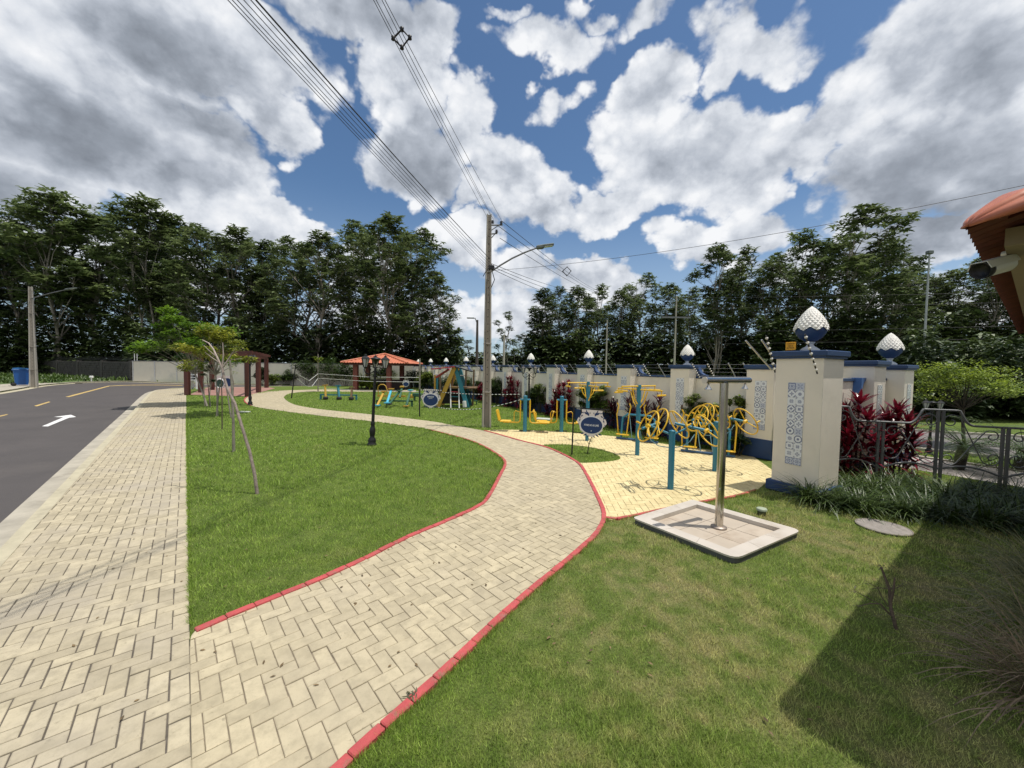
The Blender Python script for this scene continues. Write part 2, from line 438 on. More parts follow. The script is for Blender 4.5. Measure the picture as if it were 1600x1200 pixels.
KNear = lerp(KA, KB, -.40)
kd = Vector((KB[0]-KA[0], KB[1]-KA[1])).normalized(); kn = Vector((-kd.y, kd.x))     # kn points to the road
kerb_curve = [KNear, KA, lerp(KA, KB, .5), KB]+gl([(262, 607.8), (290, 605.8), (383, 604.6), (440, 603.4), (540, 602.6), (640, 602)])
path_left = gl([(350, 966), (420, 937), (500, 905), (570, 873), (640, 838), (705, 811), (740, 795), (757, 784), (768, 768), (780, 745), (789, 727), (786, 717), (772, 707), (757, 698), (735, 688.5), (705, 680), (660, 669), (635, 665.5), (575, 657.5), (515, 651), (460, 644.5), (410, 637.5), (392, 633.3), (384, 629), (382, 624), (388, 619), (400, 614.5), (420, 611.5), (450, 609.8)])
path_left = [lerp(EA, EB, -.012)]+gl([(304, 986)])+path_left
path_top = gl([(500, 608.4), (560, 608.6), (650, 609.6)])
isle_edge = gl([(650, 612.6), (575, 611.9), (500, 611.6), (470, 612.6), (452, 615), (444, 619.5), (447, 625), (460, 632), (485, 637), (515, 641), (575, 647), (630, 653), (680, 659), (705, 664), (735, 669), (757, 673)])
path_right = gl([(757, 673), (780, 679), (808, 687), (851, 698), (880, 710), (903, 723), (914, 737), (930, 768), (940, 790), (944, 805), (941, 818), (928, 838), (890, 872), (850, 905), (800, 948), (760, 985), (700, 1043), (655, 1085), (590, 1143), (530, 1200)])
pl = catmull(path_left, 4); pi_ = catmull(isle_edge, 3); pr = catmull(path_right, 4)
e1 = pr[-1]; e0 = pr[-6]; pend = (e1[0]+(e1[0]-e0[0])*2.5, e1[1]+(e1[1]-e0[1])*2.5)
path_poly = pl+path_top+pi_+pr[1:]+[pend, (ENear[0]+.9, ENear[1]-1.2), (ENear[0]+.003, ENear[1])]
yard_edge = gl([(1178, 714), (1120, 704), (1060, 697), (1010, 689), (961, 681.8), (920, 678), (885, 675.2), (850, 673), (806, 671.5), (770, 671.5)])
yard_front = gl([(944, 809), (955, 812), (990, 806), (1032, 797), (1114, 781), (1146, 776), (1182, 766)])
green_isle = gl([(843, 695.5), (870, 693.8), (900, 695.5), (930, 699.8), (955, 706.5), (968, 713), (967, 718), (950, 721), (920, 723), (904, 723)])
# the yard follows the path edge, then leaves out the small green island
r_in = [p for p in pr]
def nearest(P, q): return min(range(len(P)), key=lambda i: (P[i][0]-q[0])**2+(P[i][1]-q[1])**2)
ia, ib, ic = nearest(pr, green_isle[0]), nearest(pr, green_isle[-1]), nearest(pr, yard_front[0])
yard_poly = pr[:ia+1]+catmull(green_isle, 3)+pr[ib:ic]+yard_front+gl([(1215, 740)])+yard_edge
# ---------------------------------------------------------------- structure sheets
asph = mat('asphalt', (.071, .063, .061), .85, var=.16, scale=.7, bump=.5, bscale=90, dirt=((.092, .081, .075), .7, .45), coords='Object')
conc = mat('concrete', (.36, .33, .27), .9, var=.18, scale=3, bump=.4, bscale=60, dirt=((.17, .15, .12), .7, 1.6))
kerbm = mat('kerb_paint', (.42, .38, .27), .85, var=.12, scale=4, bump=.3, bscale=50, dirt=((.22, .19, .14), .6, 3))
lawn_m = grass_mat('lawn_ground', .95); blade_m = grass_mat('grass_blade', 2.0, True)
jointm = mat('joint_sand', (.10, .085, .068), .95, var=.3, scale=20)
jointy = mat('joint_yard', (.30, .25, .15), .95, var=.3, scale=20)
soil = mat('far_ground', (.05, .07, .022), .95, var=.4, scale=.08, bump=.3)
def sheet(name, poly, z, m, zb=None, kind='structure'):
    if zb is None:
        import mathutils.geometry as mg
        me = bpy.data.meshes.new(name); tri = mg.tessellate_polygon([[Vector((x, y, 0)) for x, y in poly]])
        F = []
        for t in tri:
            a, b_, c = [Vector(poly[i]) for i in t]
            F.append(t if (b_-a).cross(c-a) > 0 else tuple(reversed(t)))
        me.from_pydata([(x, y, z) for x, y in poly], [], F); me.materials.append(m)
        o = bpy.data.objects.new(name, me); col.objects.link(o)
    else:
        o = MB().prism(poly, zb, z).build(name, m)
    o['kind'] = kind; return o
sheet('ground', [(-1500, -1500), (1500, -1500), (1500, 1500), (-1500, 1500)], -.135, soil)
sheet('road', [(-160, -30), (12, -30), (12, 41), (-12, 46), (-80, 46), (-160, 90)], -.112, asph)
rx0 = [(p[0], p[1]) for p in catmull(kerb_curve, 4)]
parkslab = rx0+[(-10, 41.0), (20, 60), (90, 60), (90, -25), (3, -25)]
o = MB().prism(parkslab, -.13, -.014).build('park_lawn_ground', lawn_m); o['kind'] = 'structure'
def strip(name, line, off0, off1, z0, z1, m, side=1):
    """ribbon beside a polyline"""
    mb = MB(); L = [Vector(p) for p in line]; A = []; B = []
    for i, p in enumerate(L):
        d = (L[min(i+1, len(L)-1)]-L[max(i-1, 0)]).normalized(); n = Vector((-d.y, d.x))*side
        A.append(p+n*off0); B.append(p+n*off1)
    P = []; F = []
    for a, b_ in zip(A, B): P += [(a.x, a.y, z1), (b_.x, b_.y, z1), (b_.x, b_.y, z0), (a.x, a.y, z0)]
    for i in range(len(A)-1):
        o4 = i*4
        for k in range(4): F.append((o4+k, o4+(k+1) % 4, o4+4+(k+1) % 4, o4+4+k))
    F += [(3, 2, 1, 0), tuple(len(P)-4+k for k in range(4))]
    if side > 0: F = [tuple(reversed(f)) for f in F]
    mb.add(P, F); o = mb.build(name, m); o['kind'] = 'structure'; return o
strip('kerb', rx0, -.02, .11, -.13, .004, kerbm)
strip('gutter', rx0, .11, .42, -.13, -.100, conc)
# far side of the road: kerb, pavement and weedy verge
farc = gl([(-170, 636), (0, 612.3), (62, 602.3), (100, 599), (125, 597.3), (170, 596.2), (210, 596), (290, 598.6), (440, 601.4)], -.05)
fc = catmull(farc, 3)
verge = fc[:]+[(-20, 44.5), (-45, 44.5), (-66, 60), (-140, 96), (-200, 60)]
vg = mat('verge_grass', (.062, .105, .018), .95, var=.4, scale=.4, bump=.8, bscale=8)
o = MB().prism(verge, -.13, -.016).build('verge_ground', vg); o['kind'] = 'structure'
strip('far_kerb', fc, 0, .3, -.13, .0, conc, 1); strip('far_gutter', fc, -.45, 0, -.13, -.098, kerbm, 1)
strip('far_pavement', fc[:10], .3, 2.6, -.1, -.002, conc, 1)
yel = mat('yellow_paint', (.48, .34, .12), .85, var=.25, scale=6, dirt=((.10, .085, .075), .85, 5)); wht = mat('white_paint', (.66, .66, .65), .8, var=.1, scale=8, dirt=((.16, .15, .15), .7, 5))
mb = MB()
for q in ([(-6, 653), (0, 649.3), (12.5, 646.8), (11, 648.3), (0, 651)], [(53, 634.2), (76, 627.4), (79, 628.1), (58, 634.8)], [(102, 620), (170, 602.6), (173, 603), (108, 620.5)]):
    mb.add([G(a, b, -.108) for a, b in q], [tuple(range(len(q)-1, -1, -1))])
ln = catmull([(172, 602.8), (190, 601.9), (215, 601.3), (250, 601.3), (285, 601.8)], 3)
for i in range(len(ln)-1):
    a, b = ln[i], ln[i+1]; mb.add([G(a[0], a[1], -.108), G(b[0], b[1], -.108), G(b[0], b[1]+.6, -.108), G(a[0], a[1]+.6, -.108)], [(3, 2, 1, 0)])
mb.build('road_centre_line', yel)['kind'] = 'structure'
mb = MB(); q = [(65.5, 666), (75, 666.2), (108, 652.6), (119, 651.4), (111, 648.0), (84, 651.4), (99, 652)]
mb.add([G(a, b, -.107) for a, b in q], [(0, 1, 2, 6), (2, 3, 4, 5, 6)]); mb.build('road_arrow_marking', wht)['kind'] = 'structure'
# storm drain slot in the far kerb
c0, c1 = G(119, 599.5, -.09), G(131, 599.2, -.09)
MB().box(((c0.x+c1.x)/2, (c0.y+c1.y)/2-.1, -.07), (c1.x-c0.x, .5, .06), rz=.05).build('storm_drain', mat('dark_hole', (.012, .012, .012), .9), None)
tag(bpy.data.objects['storm_drain'], 'dark storm drain opening in the kerb across the road', 'drain')

# ---------------------------------------------------------------- block paving (every block modelled)
def inside(P, x, y):
    c = False; n = len(P); j = n-1
    for i in range(n):
        xi, yi = P[i]; xj, yj = P[j]
        if (yi > y) != (yj > y) and x < (xj-xi)*(y-yi)/(yj-yi)+xi: c = not c
        j = i
    return c
def clip(poly, quad):
    out = poly
    for i in range(4):
        a = quad[i]; b_ = quad[(i+1) % 4]; ex, ey = b_[0]-a[0], b_[1]-a[1]; new = []
        if not out: return []
        prev = out[-1]; pd = ex*(prev[1]-a[1])-ey*(prev[0]-a[0])
        for cur in out:
            cd = ex*(cur[1]-a[1])-ey*(cur[0]-a[0])
            if (cd >= 0) != (pd >= 0):
                t = pd/(pd-cd); new.append((prev[0]+(cur[0]-prev[0])*t, prev[1]+(cur[1]-prev[1])*t))
            if cd >= 0: new.append(cur)
            prev, pd = cur, cd
        out = new
    return out
def paving(name, poly, ang, m, L=.2, W=.1, gap=.006, org=(0, 0), joint=None, z=0., seed=1):
    rr = random.Random(seed); ca, sa = cos(ang), sin(ang)
    xs = [(p[0]-org[0])*ca+(p[1]-org[1])*sa for p in poly]; ys = [-(p[0]-org[0])*sa+(p[1]-org[1])*ca for p in poly]
    loc = list(zip(xs, ys)); V = []; F = []; tone = []
    u0, u1, v0, v1 = min(xs)/W-3, max(xs)/W+3, min(ys)/W-3, max(ys)/W+3
    # coarse buckets of the outline for speed
    amin, amax = int((u0+v0)/2)-2, int((u1+v1)/2)+2; bmin, bmax = int((u0-v1)/4)-2, int((u1-v0)/4)+2
    E = np.array(loc); bins = {}
    cs = 1.0
    for i in range(len(loc)):
        a = loc[i]; b_ = loc[(i+1) % len(loc)]; n = int(hypot(b_[0]-a[0], b_[1]-a[1])/.15)+1
        for k in range(n+1):
            t = k/n; bins.setdefault((int((a[0]+(b_[0]-a[0])*t)//.25), int((a[1]+(b_[1]-a[1])*t)//.25)), 1)
    for a in range(amin, amax+1):
        for b_ in range(bmin, bmax+1):
            for (bx, by, lx, ly) in ((a+2*b_, a-2*b_, 2, 1), (a+2*b_, a-2*b_+1, 1, 2)):
                x0, y0, x1, y1 = bx*W, by*W, (bx+lx)*W, (by+ly)*W
                if x1 < min_x(loc) or x0 > max_x(loc): continue
                cx, cy = (x0+x1)/2, (y0+y1)/2
                near = any((i, j) in bins for i in range(int(x0//.25), int(x1//.25)+1) for j in range(int(y0//.25), int(y1//.25)+1))
                g = gap/2+rr.uniform(-.0012, .0018)
                if not near:
                    if not inside(loc, cx, cy): continue
                    P = [(x0+g, y0+g), (x1-g, y0+g), (x1-g, y1-g), (x0+g, y1-g)]
                else:
                    P = clip(loc, [(x0+g, y0+g), (x1-g, y0+g), (x1-g, y1-g), (x0+g, y1-g)])
                    if len(P) < 3: continue
                ar = sum(P[i][0]*P[(i+1) % len(P)][1]-P[(i+1) % len(P)][0]*P[i][1] for i in range(len(P)))
                if abs(ar) < .0012: continue
                if ar < 0: P = P[::-1]
                n = len(P); tn = rr.random(); mx = sum(p[0] for p in P)/n; my = sum(p[1] for p in P)/n
                tx, ty = rr.gauss(0, .006), rr.gauss(0, .006); dz = rr.gauss(0, .0012); da = rr.gauss(0, .009)
                o = len(V)
                def put(x, y, zz):
                    X = mx+(x-mx)-(y-my)*da; Y = my+(y-my)+(x-mx)*da
                    V.append((org[0]+X*ca-Y*sa, org[1]+X*sa+Y*ca, z+dz+zz+tx*(x-mx)+ty*(y-my)))
                k = .0045
                for (x, y) in P: put(x, y, -.022)
                for (x, y) in P: put(x, y, -.0035)
                for (x, y) in P:
                    l = max(1e-6, hypot(x-mx, y-my)); f = max(.3, 1-k*1.5/l); put(mx+(x-mx)*f, my+(y-my)*f, 0)
                for r in range(2):
                    for i in range(n): j = (i+1) % n; F.append((o+r*n+i, o+r*n+j, o+(r+1)*n+j, o+(r+1)*n+i)); tone.append(tn)
                F.append(tuple(o+2*n+i for i in range(n))); tone.append(tn)
    me = bpy.data.meshes.new(name); me.from_pydata(V, [], F); me.materials.append(m)
    at = me.attributes.new('tone', 'FLOAT', 'FACE'); at.data.foreach_set('value', tone)
    o = bpy.data.objects.new(name, me); col.objects.link(o); o['kind'] = 'structure'
    sheet(name+'_bed', poly, z-.0075, joint or jointm)
    return o
def min_x(l): return l[0][0]-1e9
def max_x(l): return l[0][0]+1e9
ang = atan2(EB[1]-EA[1], EB[0]-EA[0])
pav_m = paver_mat('pavement_block', (.365, .318, .225), (.485, .425, .300), .55, (.38, .34, .28))
pth_m = paver_mat('path_block', (.395, .342, .235), (.495, .43, .295), .4, (.40, .35, .26))
yrd_m = paver_mat('yard_block', (.60, .50, .27), (.70, .60, .34), .5, (.60, .48, .26))
side_poly = [ENear, KNear]+catmull([KNear, KA, lerp(KA, KB, .5), KB]+gl([(262, 608), (291, 606.2)]), 4)+[g2(291, 607.5)]+[EB]
side_poly = [ENear, EB, g2(290.5, 606.4)]+[p for p in reversed(catmull([KNear, KA, lerp(KA, KB, .5), KB]+gl([(262, 608), (288, 606.2)]), 3))]
paving('pavement', side_poly, ang, pav_m, gap=.0064, org=EA, seed=3)
paving('garden_path', path_poly, ang+R(1.5), pth_m, gap=.0044, org=(EA[0]+.03, EA[1]), joint=mat('joint_path', (.20, .165, .12), .95, var=.3, scale=20), seed=4)
paving('exercise_yard', yard_poly, ang+R(45), yrd_m, gap=.005, org=pr[0], joint=jointy, z=.001, seed=5)
# red painted edging, block by block
redm = mat('red_edging', (.42, .070, .072), .8, var=.2, scale=5, bump=.6, bscale=40, dirt=((.24, .16, .12), .75, 14))
def edging(name, line, width=.062, step=.2, seed=2, cap=None):
    rr = random.Random(seed); L = [Vector(p) for p in line]; d = [0]
    for i in range(1, len(L)): d.append(d[-1]+(L[i]-L[i-1]).length)
    def at(s):
        for i in range(1, len(L)):
            if d[i] >= s: return L[i-1].lerp(L[i], (s-d[i-1])/max(1e-9, d[i]-d[i-1]))
        return L[-1]
    mb = MB(); s = 0
    while s+.03 < d[-1]:
        t = min(s+step, d[-1]); a, b_ = at(s+.003), at(t-.003); u = (b_-a)
        if u.length > .02:
            c = (a+b_)/2; mb.box((c.x+rr.gauss(0, .0015), c.y, -.004+rr.gauss(0, .0015)), (u.length, width, .042), rz=atan2(u.y, u.x)+rr.gauss(0, .012), bevel=.006)
        s = t
    o = mb.build(name, redm); o['kind'] = 'structure'; return o
edging('path_edging', pl[4:18*4], seed=2); edging('path_edging', pr+[pend], seed=3)
edging('yard_edging', catmull(yard_front, 3), width=.05, seed=4)
edging('path_edging', catmull(gl([(392, 633.5), (384, 629), (382, 624), (388, 619)]), 4), seed=8)

# ---------------------------------------------------------------- grass, blade by blade near the camera
def inpoly(P, x, y):
    c = np.zeros(len(x), bool); n = len(P); j = n-1
    for i in range(n):
        xi, yi = P[i]; xj, yj = P[j]
        if yi != yj:
            m_ = ((yi > y) != (yj > y)) & (x < (xj-xi)*(y-yi)/(yj-yi)+xi); c ^= m_
        j = i
    return c
def line2(p, q, t0, t1): return lerp(p, q, t0), lerp(p, q, t1)
a1, a2 = g2(1428, 673), g2(1600, 683); b1, b2 = g2(1428, 701), g2(1600, 719); c1_, c2_ = g2(1428, 713), g2(1600, 737); d1, d2 = g2(1430, 733), g2(1600, 761)
aL, aR = line2(a1, a2, -1.2, 4); bL, bR = line2(b1, b2, -1.2, 4); cL, cR = line2(c1_, c2_, -1.2, 4); dL, dR = line2(d1, d2, -.6, 4)
rng = np.random.default_rng(5)
NB = 900000; th = rng.uniform(R(-64), R(66), NB); rd = np.exp(rng.uniform(math.log(.75), math.log(34), NB))
bx = rd*np.sin(th); by = rd*np.cos(th)
jx = bx+rng.normal(0, .016, NB); jy = by+rng.normal(0, .016, NB)
lawnA = [lerp(EA, EB, -.01)]+pl[4:30*4-3]+gl([(440, 611), (418, 613), (384, 619.6), (300, 617.5), (291, 617.5)])
lawnB = pi_+yard_edge[::-1]+gl([(1185, 708)])+[(-4, 27), (-9.5, 36)]+gl([(650, 611)])
lawnC = yard_front[:0]+[yard_front[0]]+yard_front[1:]+[g2(1240, 730), (16, 12), (22, -3), (.3, -.5)]+[pend]+[p for p in reversed(pr[ic:])]
green = catmull(green_isle, 3)+pr[ia:ib][::-1]
keep = inpoly(lawnA, jx, jy) | inpoly(lawnC, jx, jy) | inpoly(lawnB, jx, jy) | inpoly(green, jx, jy)
TRAY = [G(988, 808, .07), G(1082, 780, .07), G(1253, 828, .07), G(1150, 872, .07)]
tr2 = [(p.x, p.y) for p in TRAY]; keep &= ~inpoly(tr2, bx, by)
mh = G(1380, 823.5); keep &= ~inpoly([aL, aR, bR, bL], bx, by) & ~inpoly([cL, cR, dR, dL], bx, by)
keep &= ((bx-mh.x)**2+(by-mh.y)**2) > .27**2
x, y, r_ = bx[keep], by[keep], rd[keep]; n = len(x)
sz = np.maximum(1, r_/3.2)
h = rng.uniform(.016, .042, n)*np.minimum(1.7, sz**.45)*(.85+.35*np.sin(x*3.1+1.3*np.sin(y*2.3))*np.sin(y*3.7+x)+.25*np.sin(x*11+y*7)*np.sin(y*13)); wd = .0042*sz*rng.uniform(.7, 1.3, n); a = rng.uniform(0, 6.283, n)
ln_ = rng.uniform(.1, 1.1, n)*h; la = rng.uniform(0, 6.283, n)
V = np.zeros((n, 3, 3)); cx, sx_ = np.cos(a)*wd/2, np.sin(a)*wd/2
V[:, 0] = np.stack([x-cx, y-sx_, np.full(n, -.016)], 1); V[:, 1] = np.stack([x+cx, y+sx_, np.full(n, -.016)], 1)
V[:, 2] = np.stack([x+np.cos(la)*ln_, y+np.sin(la)*ln_, h-.014], 1)
# ragged edges: longer blades leaning over the paving
EP = []
for line, off in (([lerp(EA, EB, u) for u in np.linspace(-.01, .6, 60)], .012), (pl[4:80], .045), (pr[ic:]+[pend], .045), (catmull(yard_front, 3), .035)):
    L2 = np.array(line); sg = np.hypot(*(L2[1:]-L2[:-1]).T); cu = np.concatenate([[0], np.cumsum(sg)]); m2 = int(cu[-1]*900); s2 = rng.uniform(0, cu[-1], m2)
    ex = np.interp(s2, cu, L2[:, 0]); ey = np.interp(s2, cu, L2[:, 1]); i2 = np.clip(np.searchsorted(cu, s2)-1, 0, len(sg)-1); tx = (L2[1:, 0]-L2[:-1, 0])[i2]/sg[i2]; ty = (L2[1:, 1]-L2[:-1, 1])[i2]/sg[i2]
    for sgn2 in (-1, 1):
        qx = ex-ty*off*sgn2; qy = ey+tx*off*sgn2; tx_, ty_ = ex-ty*(off+.05)*sgn2, ey+tx*(off+.05)*sgn2
        ok2 = inpoly(lawnA, tx_, ty_) | inpoly(lawnC, tx_, ty_); ok2 &= rng.random(m2) < .45+.55*np.sin(s2*9)*np.sin(s2*23)
        k2 = np.nonzero(ok2)[0]; c2 = len(k2); qx, qy = qx[k2]+rng.normal(0, .008, c2), qy[k2]+rng.normal(0, .008, c2); a2 = rng.uniform(0, 6.28, c2); dd_ = np.hypot(qx, qy); w2 = .0034*np.maximum(1, dd_/3.2)/2; h2 = rng.uniform(.02, .042, c2); dx2, dy2 = ty[k2]*sgn2*rng.uniform(-.2, 1.1, c2)*h2, -tx[k2]*sgn2*rng.uniform(-.2, 1.1, c2)*h2
        Q = np.zeros((c2, 3, 3)); Q[:, 0] = np.stack([qx-np.cos(a2)*w2, qy-np.sin(a2)*w2, np.full(c2, -.012)], 1); Q[:, 1] = np.stack([qx+np.cos(a2)*w2, qy+np.sin(a2)*w2, np.full(c2, -.012)], 1); Q[:, 2] = np.stack([qx+dx2+rng.normal(0, .008, c2), qy+dy2+rng.normal(0, .008, c2), h2], 1); EP.append(Q)
V = np.concatenate([V]+EP); n = len(V)
o = build_np('lawn_grass', V.reshape(-1, 3), np.arange(n*3).reshape(-1, 3), blade_m); tag(o, kind='stuff', label='short green mown grass of the lawns, dry in patches', cat='grass')
# weeds on the far verge
N = 9000; vx = rng.uniform(-75, -38, N); vy = rng.uniform(34, 62, N)
ok = inpoly(verge, vx, vy) & (vy > 0); F0 = np.array(fc); 
wx, wy = vx[ok], vy[ok]; dmin = np.min(np.hypot(wx[:, None]-F0[None, :, 0], wy[:, None]-F0[None, :, 1]), 1); k = dmin > np.where(wx < -44, 3.0, .8); wx, wy = wx[k], wy[k]; N = len(wx)
hh = (.25+.5*(np.sin(wx*.7)+1)*.5*rng.random(N))
Vv, Fv = straps(np.stack([wx, wy, np.full(N, -.02)], 1), rng.uniform(0, 6.28, N), rng.uniform(.9, 1.5, N), hh, .10+rng.random(N)*.08, rng.uniform(.4, 1.6, N), 2, [1, .8, .1])
o = build_np('verge_weeds', Vv, Fv, leafmat('weed_leaf', (.04, .08, .012), (.10, .16, .03), fine=1.2)); tag(o, kind='stuff', label='tall weeds and grass on the verge below the dark wall', cat='weeds')
# streets beyond the fence on the right
asph2 = mat('street_concrete', (.16, .145, .14), .9, var=.15, scale=1.2, bump=.3, bscale=40)
sheet('street', [aL, aR, bR, bL], -.008, asph2); sheet('street_pavement', [cL, cR, dR, dL], -.006, mat('street_paving', (.34, .31, .29), .9, var=.15, scale=2))
strip('street_kerb', [bL, bR], -.12, .06, -.1, .05, conc, 1); strip('street_kerb', [aL, aR], -.12, .06, -.1, .06, conc, 1); strip('street_kerb', [cL, cR], -.05, .08, -.1, .03, conc, 1)
# ================================================================ boundary wall and its pillars
def wallmat(): return mat('white_render', (.76, .70, .59), .8, var=.05, scale=1.5, bump=.12, bscale=50, dirt=((.48, .45, .38), .35, 1.3))
wm = wallmat(); blu = mat('blue_paint', (.013, .045, .135), .6, var=.12, scale=3, dirt=((.05, .08, .16), .4, 2)); capm = mat('cap_blue', (.018, .048, .125), .5, var=.15, scale=4)
finw = mat('finial_white', (.68, .67, .62), .6, var=.06, scale=6, dirt=((.30, .27, .22), .5, 5))
def tile_mat():
    m = bpy.data.materials.new('azulejo_tiles'); m.use_nodes = True; w = NT(m.node_tree); b = w.n['Principled BSDF']; b.inputs['Roughness'].default_value = .25
    v = w.new('ShaderNodeTexCoord').outputs['Object']; sp = w.new('ShaderNodeSeparateXYZ'); w.l.new(v, sp.inputs[0])
    T = .1; xx = w.math('MULTIPLY', sp.outputs[0], 1/T); zz = w.math('MULTIPLY', sp.outputs[2], 1/T)
    fx = w.math('FLOOR', xx); fz = w.math('FLOOR', zz)
    cx = w.math('SUBTRACT', w.math('SUBTRACT', xx, fx), .5); cz = w.math('SUBTRACT', w.math('SUBTRACT', zz, fz), .5)
    cb = w.new('ShaderNodeCombineXYZ'); w.l.new(fx, cb.inputs[0]); w.l.new(fz, cb.inputs[1])
    wn = w.new('ShaderNodeTexWhiteNoise', noise_dimensions='2D'); w.l.new(cb.outputs[0], wn.inputs['Vector'])
    sc = w.new('ShaderNodeSeparateColor'); w.l.new(wn.outputs['Color'], sc.inputs[0])
    r = w.math('SQRT', w.math('ADD', w.math('POWER', cx, 2), w.math('POWER', cz, 2)))
    th = w.math('ARCTAN2', cz, cx); k4 = w.math('COSINE', w.math('MULTIPLY', th, 4)); k8 = w.math('COSINE', w.math('MULTIPLY', th, 8))
    amp = w.lin(sc.outputs[0], 0, 1, -1.3, 2.0); fr = w.lin(sc.outputs[1], 0, 1, 10, 19)
    ph = w.math('ADD', w.math('ADD', w.math('MULTIPLY', r, fr), w.math('MULTIPLY', k4, amp)), w.math('MULTIPLY', k8, w.lin(sc.outputs[2], 0, 1, -.6, .8)))
    s_ = w.math('SINE', ph); line = w.smooth(s_, .1, .6)
    big = w.math('MAXIMUM', w.math('ABSOLUTE', cx), w.math('ABSOLUTE', cz))
    grout = w.smooth(big, .465, .49)
    blue = w.mix(sc.outputs[2], (.06, .08, .19), (.13, .16, .26))
    c = w.mix(w.math('MULTIPLY', line, w.lin(sc.outputs[1], 0, 1, .55, 1.)), (.72, .74, .76), blue)
    c = w.mix(w.math('MULTIPLY', w.math('GREATER_THAN', sc.outputs[0], .80), .4), c, (.20, .25, .42)); c = w.mix(grout, c, (.62, .62, .60)); w.l.new(c, b.inputs['Base Color']); return m
tilem = tile_mat()
# artichoke finial: base, blue cup with pointed leaves, white scaled bulb
def finial_meshes():
    a = MB(); a.lathe([(.0, 0), (.19, 0), (.19, .035), (.15, .06), (.08, .10), (.06, .135), (.09, .16), (.10, .175), (.05, .185)], n=28)
    b = MB(); prof = [(.05, .17), (.13, .20), (.22, .255), (.285, .33), (.315, .41), (.305, .45)]
    b.lathe(prof+[(.28, .45)], n=48)
    c = MB(); n = 108; rows = 64; P = []; F = []
    def rad(t):   # 0..1 from the widest part to the tip
        return .325*(1-t**1.75)**.86*(1-.10*t)+.003
    for i in range(rows+1):
        for k in range(n):
            an = 2*pi*k/n; zz = abs(((an*8/(2*pi)) % 1)-.5)*2; zlow = .375+.075*(1-zz)
            t = i/rows; z = zlow+t*(.86-zlow); tt = max(0, (z-.40)/.46)
            rr = rad(min(1, tt)) if z > .40 else .325-(.40-z)*.25
            u = an*18/(2*pi); g = (z-.40)/.088; best = 0
            for par in (0, .5):
                cu = abs((u+par) % 1-.5)*2; cv = abs((g+par) % 1-.5)*2; best = max(best, 1-(1-cu)-0 if 0 else max(0, 1-((1-cu) if 0 else cu)-cv))
            rr += .030*best*(1-tt*.7) if z < .83 else 0
            if i == 0: rr -= .0
            P.append((rr*cos(an), rr*sin(an), z))
    for i in range(rows):
        for k in range(n): F.append((i*n+k, i*n+(k+1) % n, i*n+n+(k+1) % n, i*n+n+k))
    c.add(P, F, False); c.add(P[-n:], [tuple(range(n))])
    return a, b, c
FIN = None
def finial(parent, z, s):
    global FIN
    if FIN is None:
        a, b, c = finial_meshes()
        o = a.build('finial', mat('finial_base', (.42, .46, .50), .6), parent); p = b.build('finial_cup', blu, o); q = c.build('finial_bulb', finw, o); FIN = (o, p, q)
    else:
        o = FIN[0].copy(); col.objects.link(o); o.parent = parent
        for ch in FIN[1:]: c = ch.copy(); col.objects.link(c); c.parent = o
    o.location = (0, 0, z); o.scale = (s*.875, s*.875, s*1.08)
def pillar(label, loc, rz, w, dp, h, plinth, pz, strip_=None, fin=None, over=.05, endstrip=None, capt=.10, fs=.64, cxo=0.):
    """local +y is the face towards the park, x runs along the wall"""
    t = thing('wall_pillar', label, 'pillar', loc, rz, 'white pillars of the boundary wall')
    MB().box((0, -dp/2, (h-capt)/2), (w, dp, h-capt), bevel=.008).build('shaft', wm, t)
    MB().box((0, -dp/2, plinth/2), (w+2*pz, dp+2*pz, plinth), bevel=.01).build('plinth', blu, t)
    c = MB(); c.box((0, -dp/2, h-capt/2+.012), (w+2*over, dp+2*over, capt*.75), bevel=.01); c.box((0, -dp/2, h-capt*.92), (w+over*1.1, dp+over*1.1, capt*.3)); c.build('cap', capm, t)
    if strip_:
        x0, x1, z0, z1 = strip_; T = .1; sx = (x1-x0)/2/T
        nz = round((z1-z0)/(sx*T)); o = MB().box((T, 0, nz*T/2), (2*T, .010, nz*T)).build('tile_panel', tilem, t)
        o.location = (x0, .0052, z0); o.scale = (sx, 1, (z1-z0)/(nz*T))
    if endstrip:   # the lit end face, facing -x
        y0, y1, z0, z1 = endstrip; o = MB().box((.1, 0, .5), (.2, .010, 1.0)).build('tile_panel', tilem, t)
        o.rotation_euler = (0, 0, pi/2); o.location = (-w/2-.005, y0, z0); o.scale = ((y1-y0)/.2, 1, z1-z0)
    if fin:
        n0 = len(t.children); finial(t, h+.02, fs)
        for ch in t.children:
            if ch.name.startswith('finial'): ch.location = (0, -dp/2, h+.0)
    return t
ORD = ['first', 'second', 'third', 'fourth', 'fifth', 'sixth', 'seventh', 'eighth', 'ninth', 'tenth', 'eleventh', 'twelfth', 'thirteenth', 'fourteenth', 'fifteenth', 'sixteenth', 'seventeenth', 'eighteenth', 'nineteenth', 'twentieth', 'twenty first', 'twenty second', 'twenty third', 'twenty fourth', 'twenty fifth']
RO = Vector((5.74, 9.01)); RD = Vector((-.466, .885)); RN = Vector((-.885, -.466)); RZ = atan2(RD.y, RD.x)
def rowp(t, off=0., z=0.): p = RO+RD*t+RN*off; return Vector((p.x, p.y, z))
NP = 16
brk = lambda: MB().prism([(0, 0), (.30, 0), (.30, .04), (.22, .05), (.13, .10), (.07, .19), (.05, .27), (0, .27)], -.06, .06, Matrix.Rotation(pi/2, 4, 'X'))
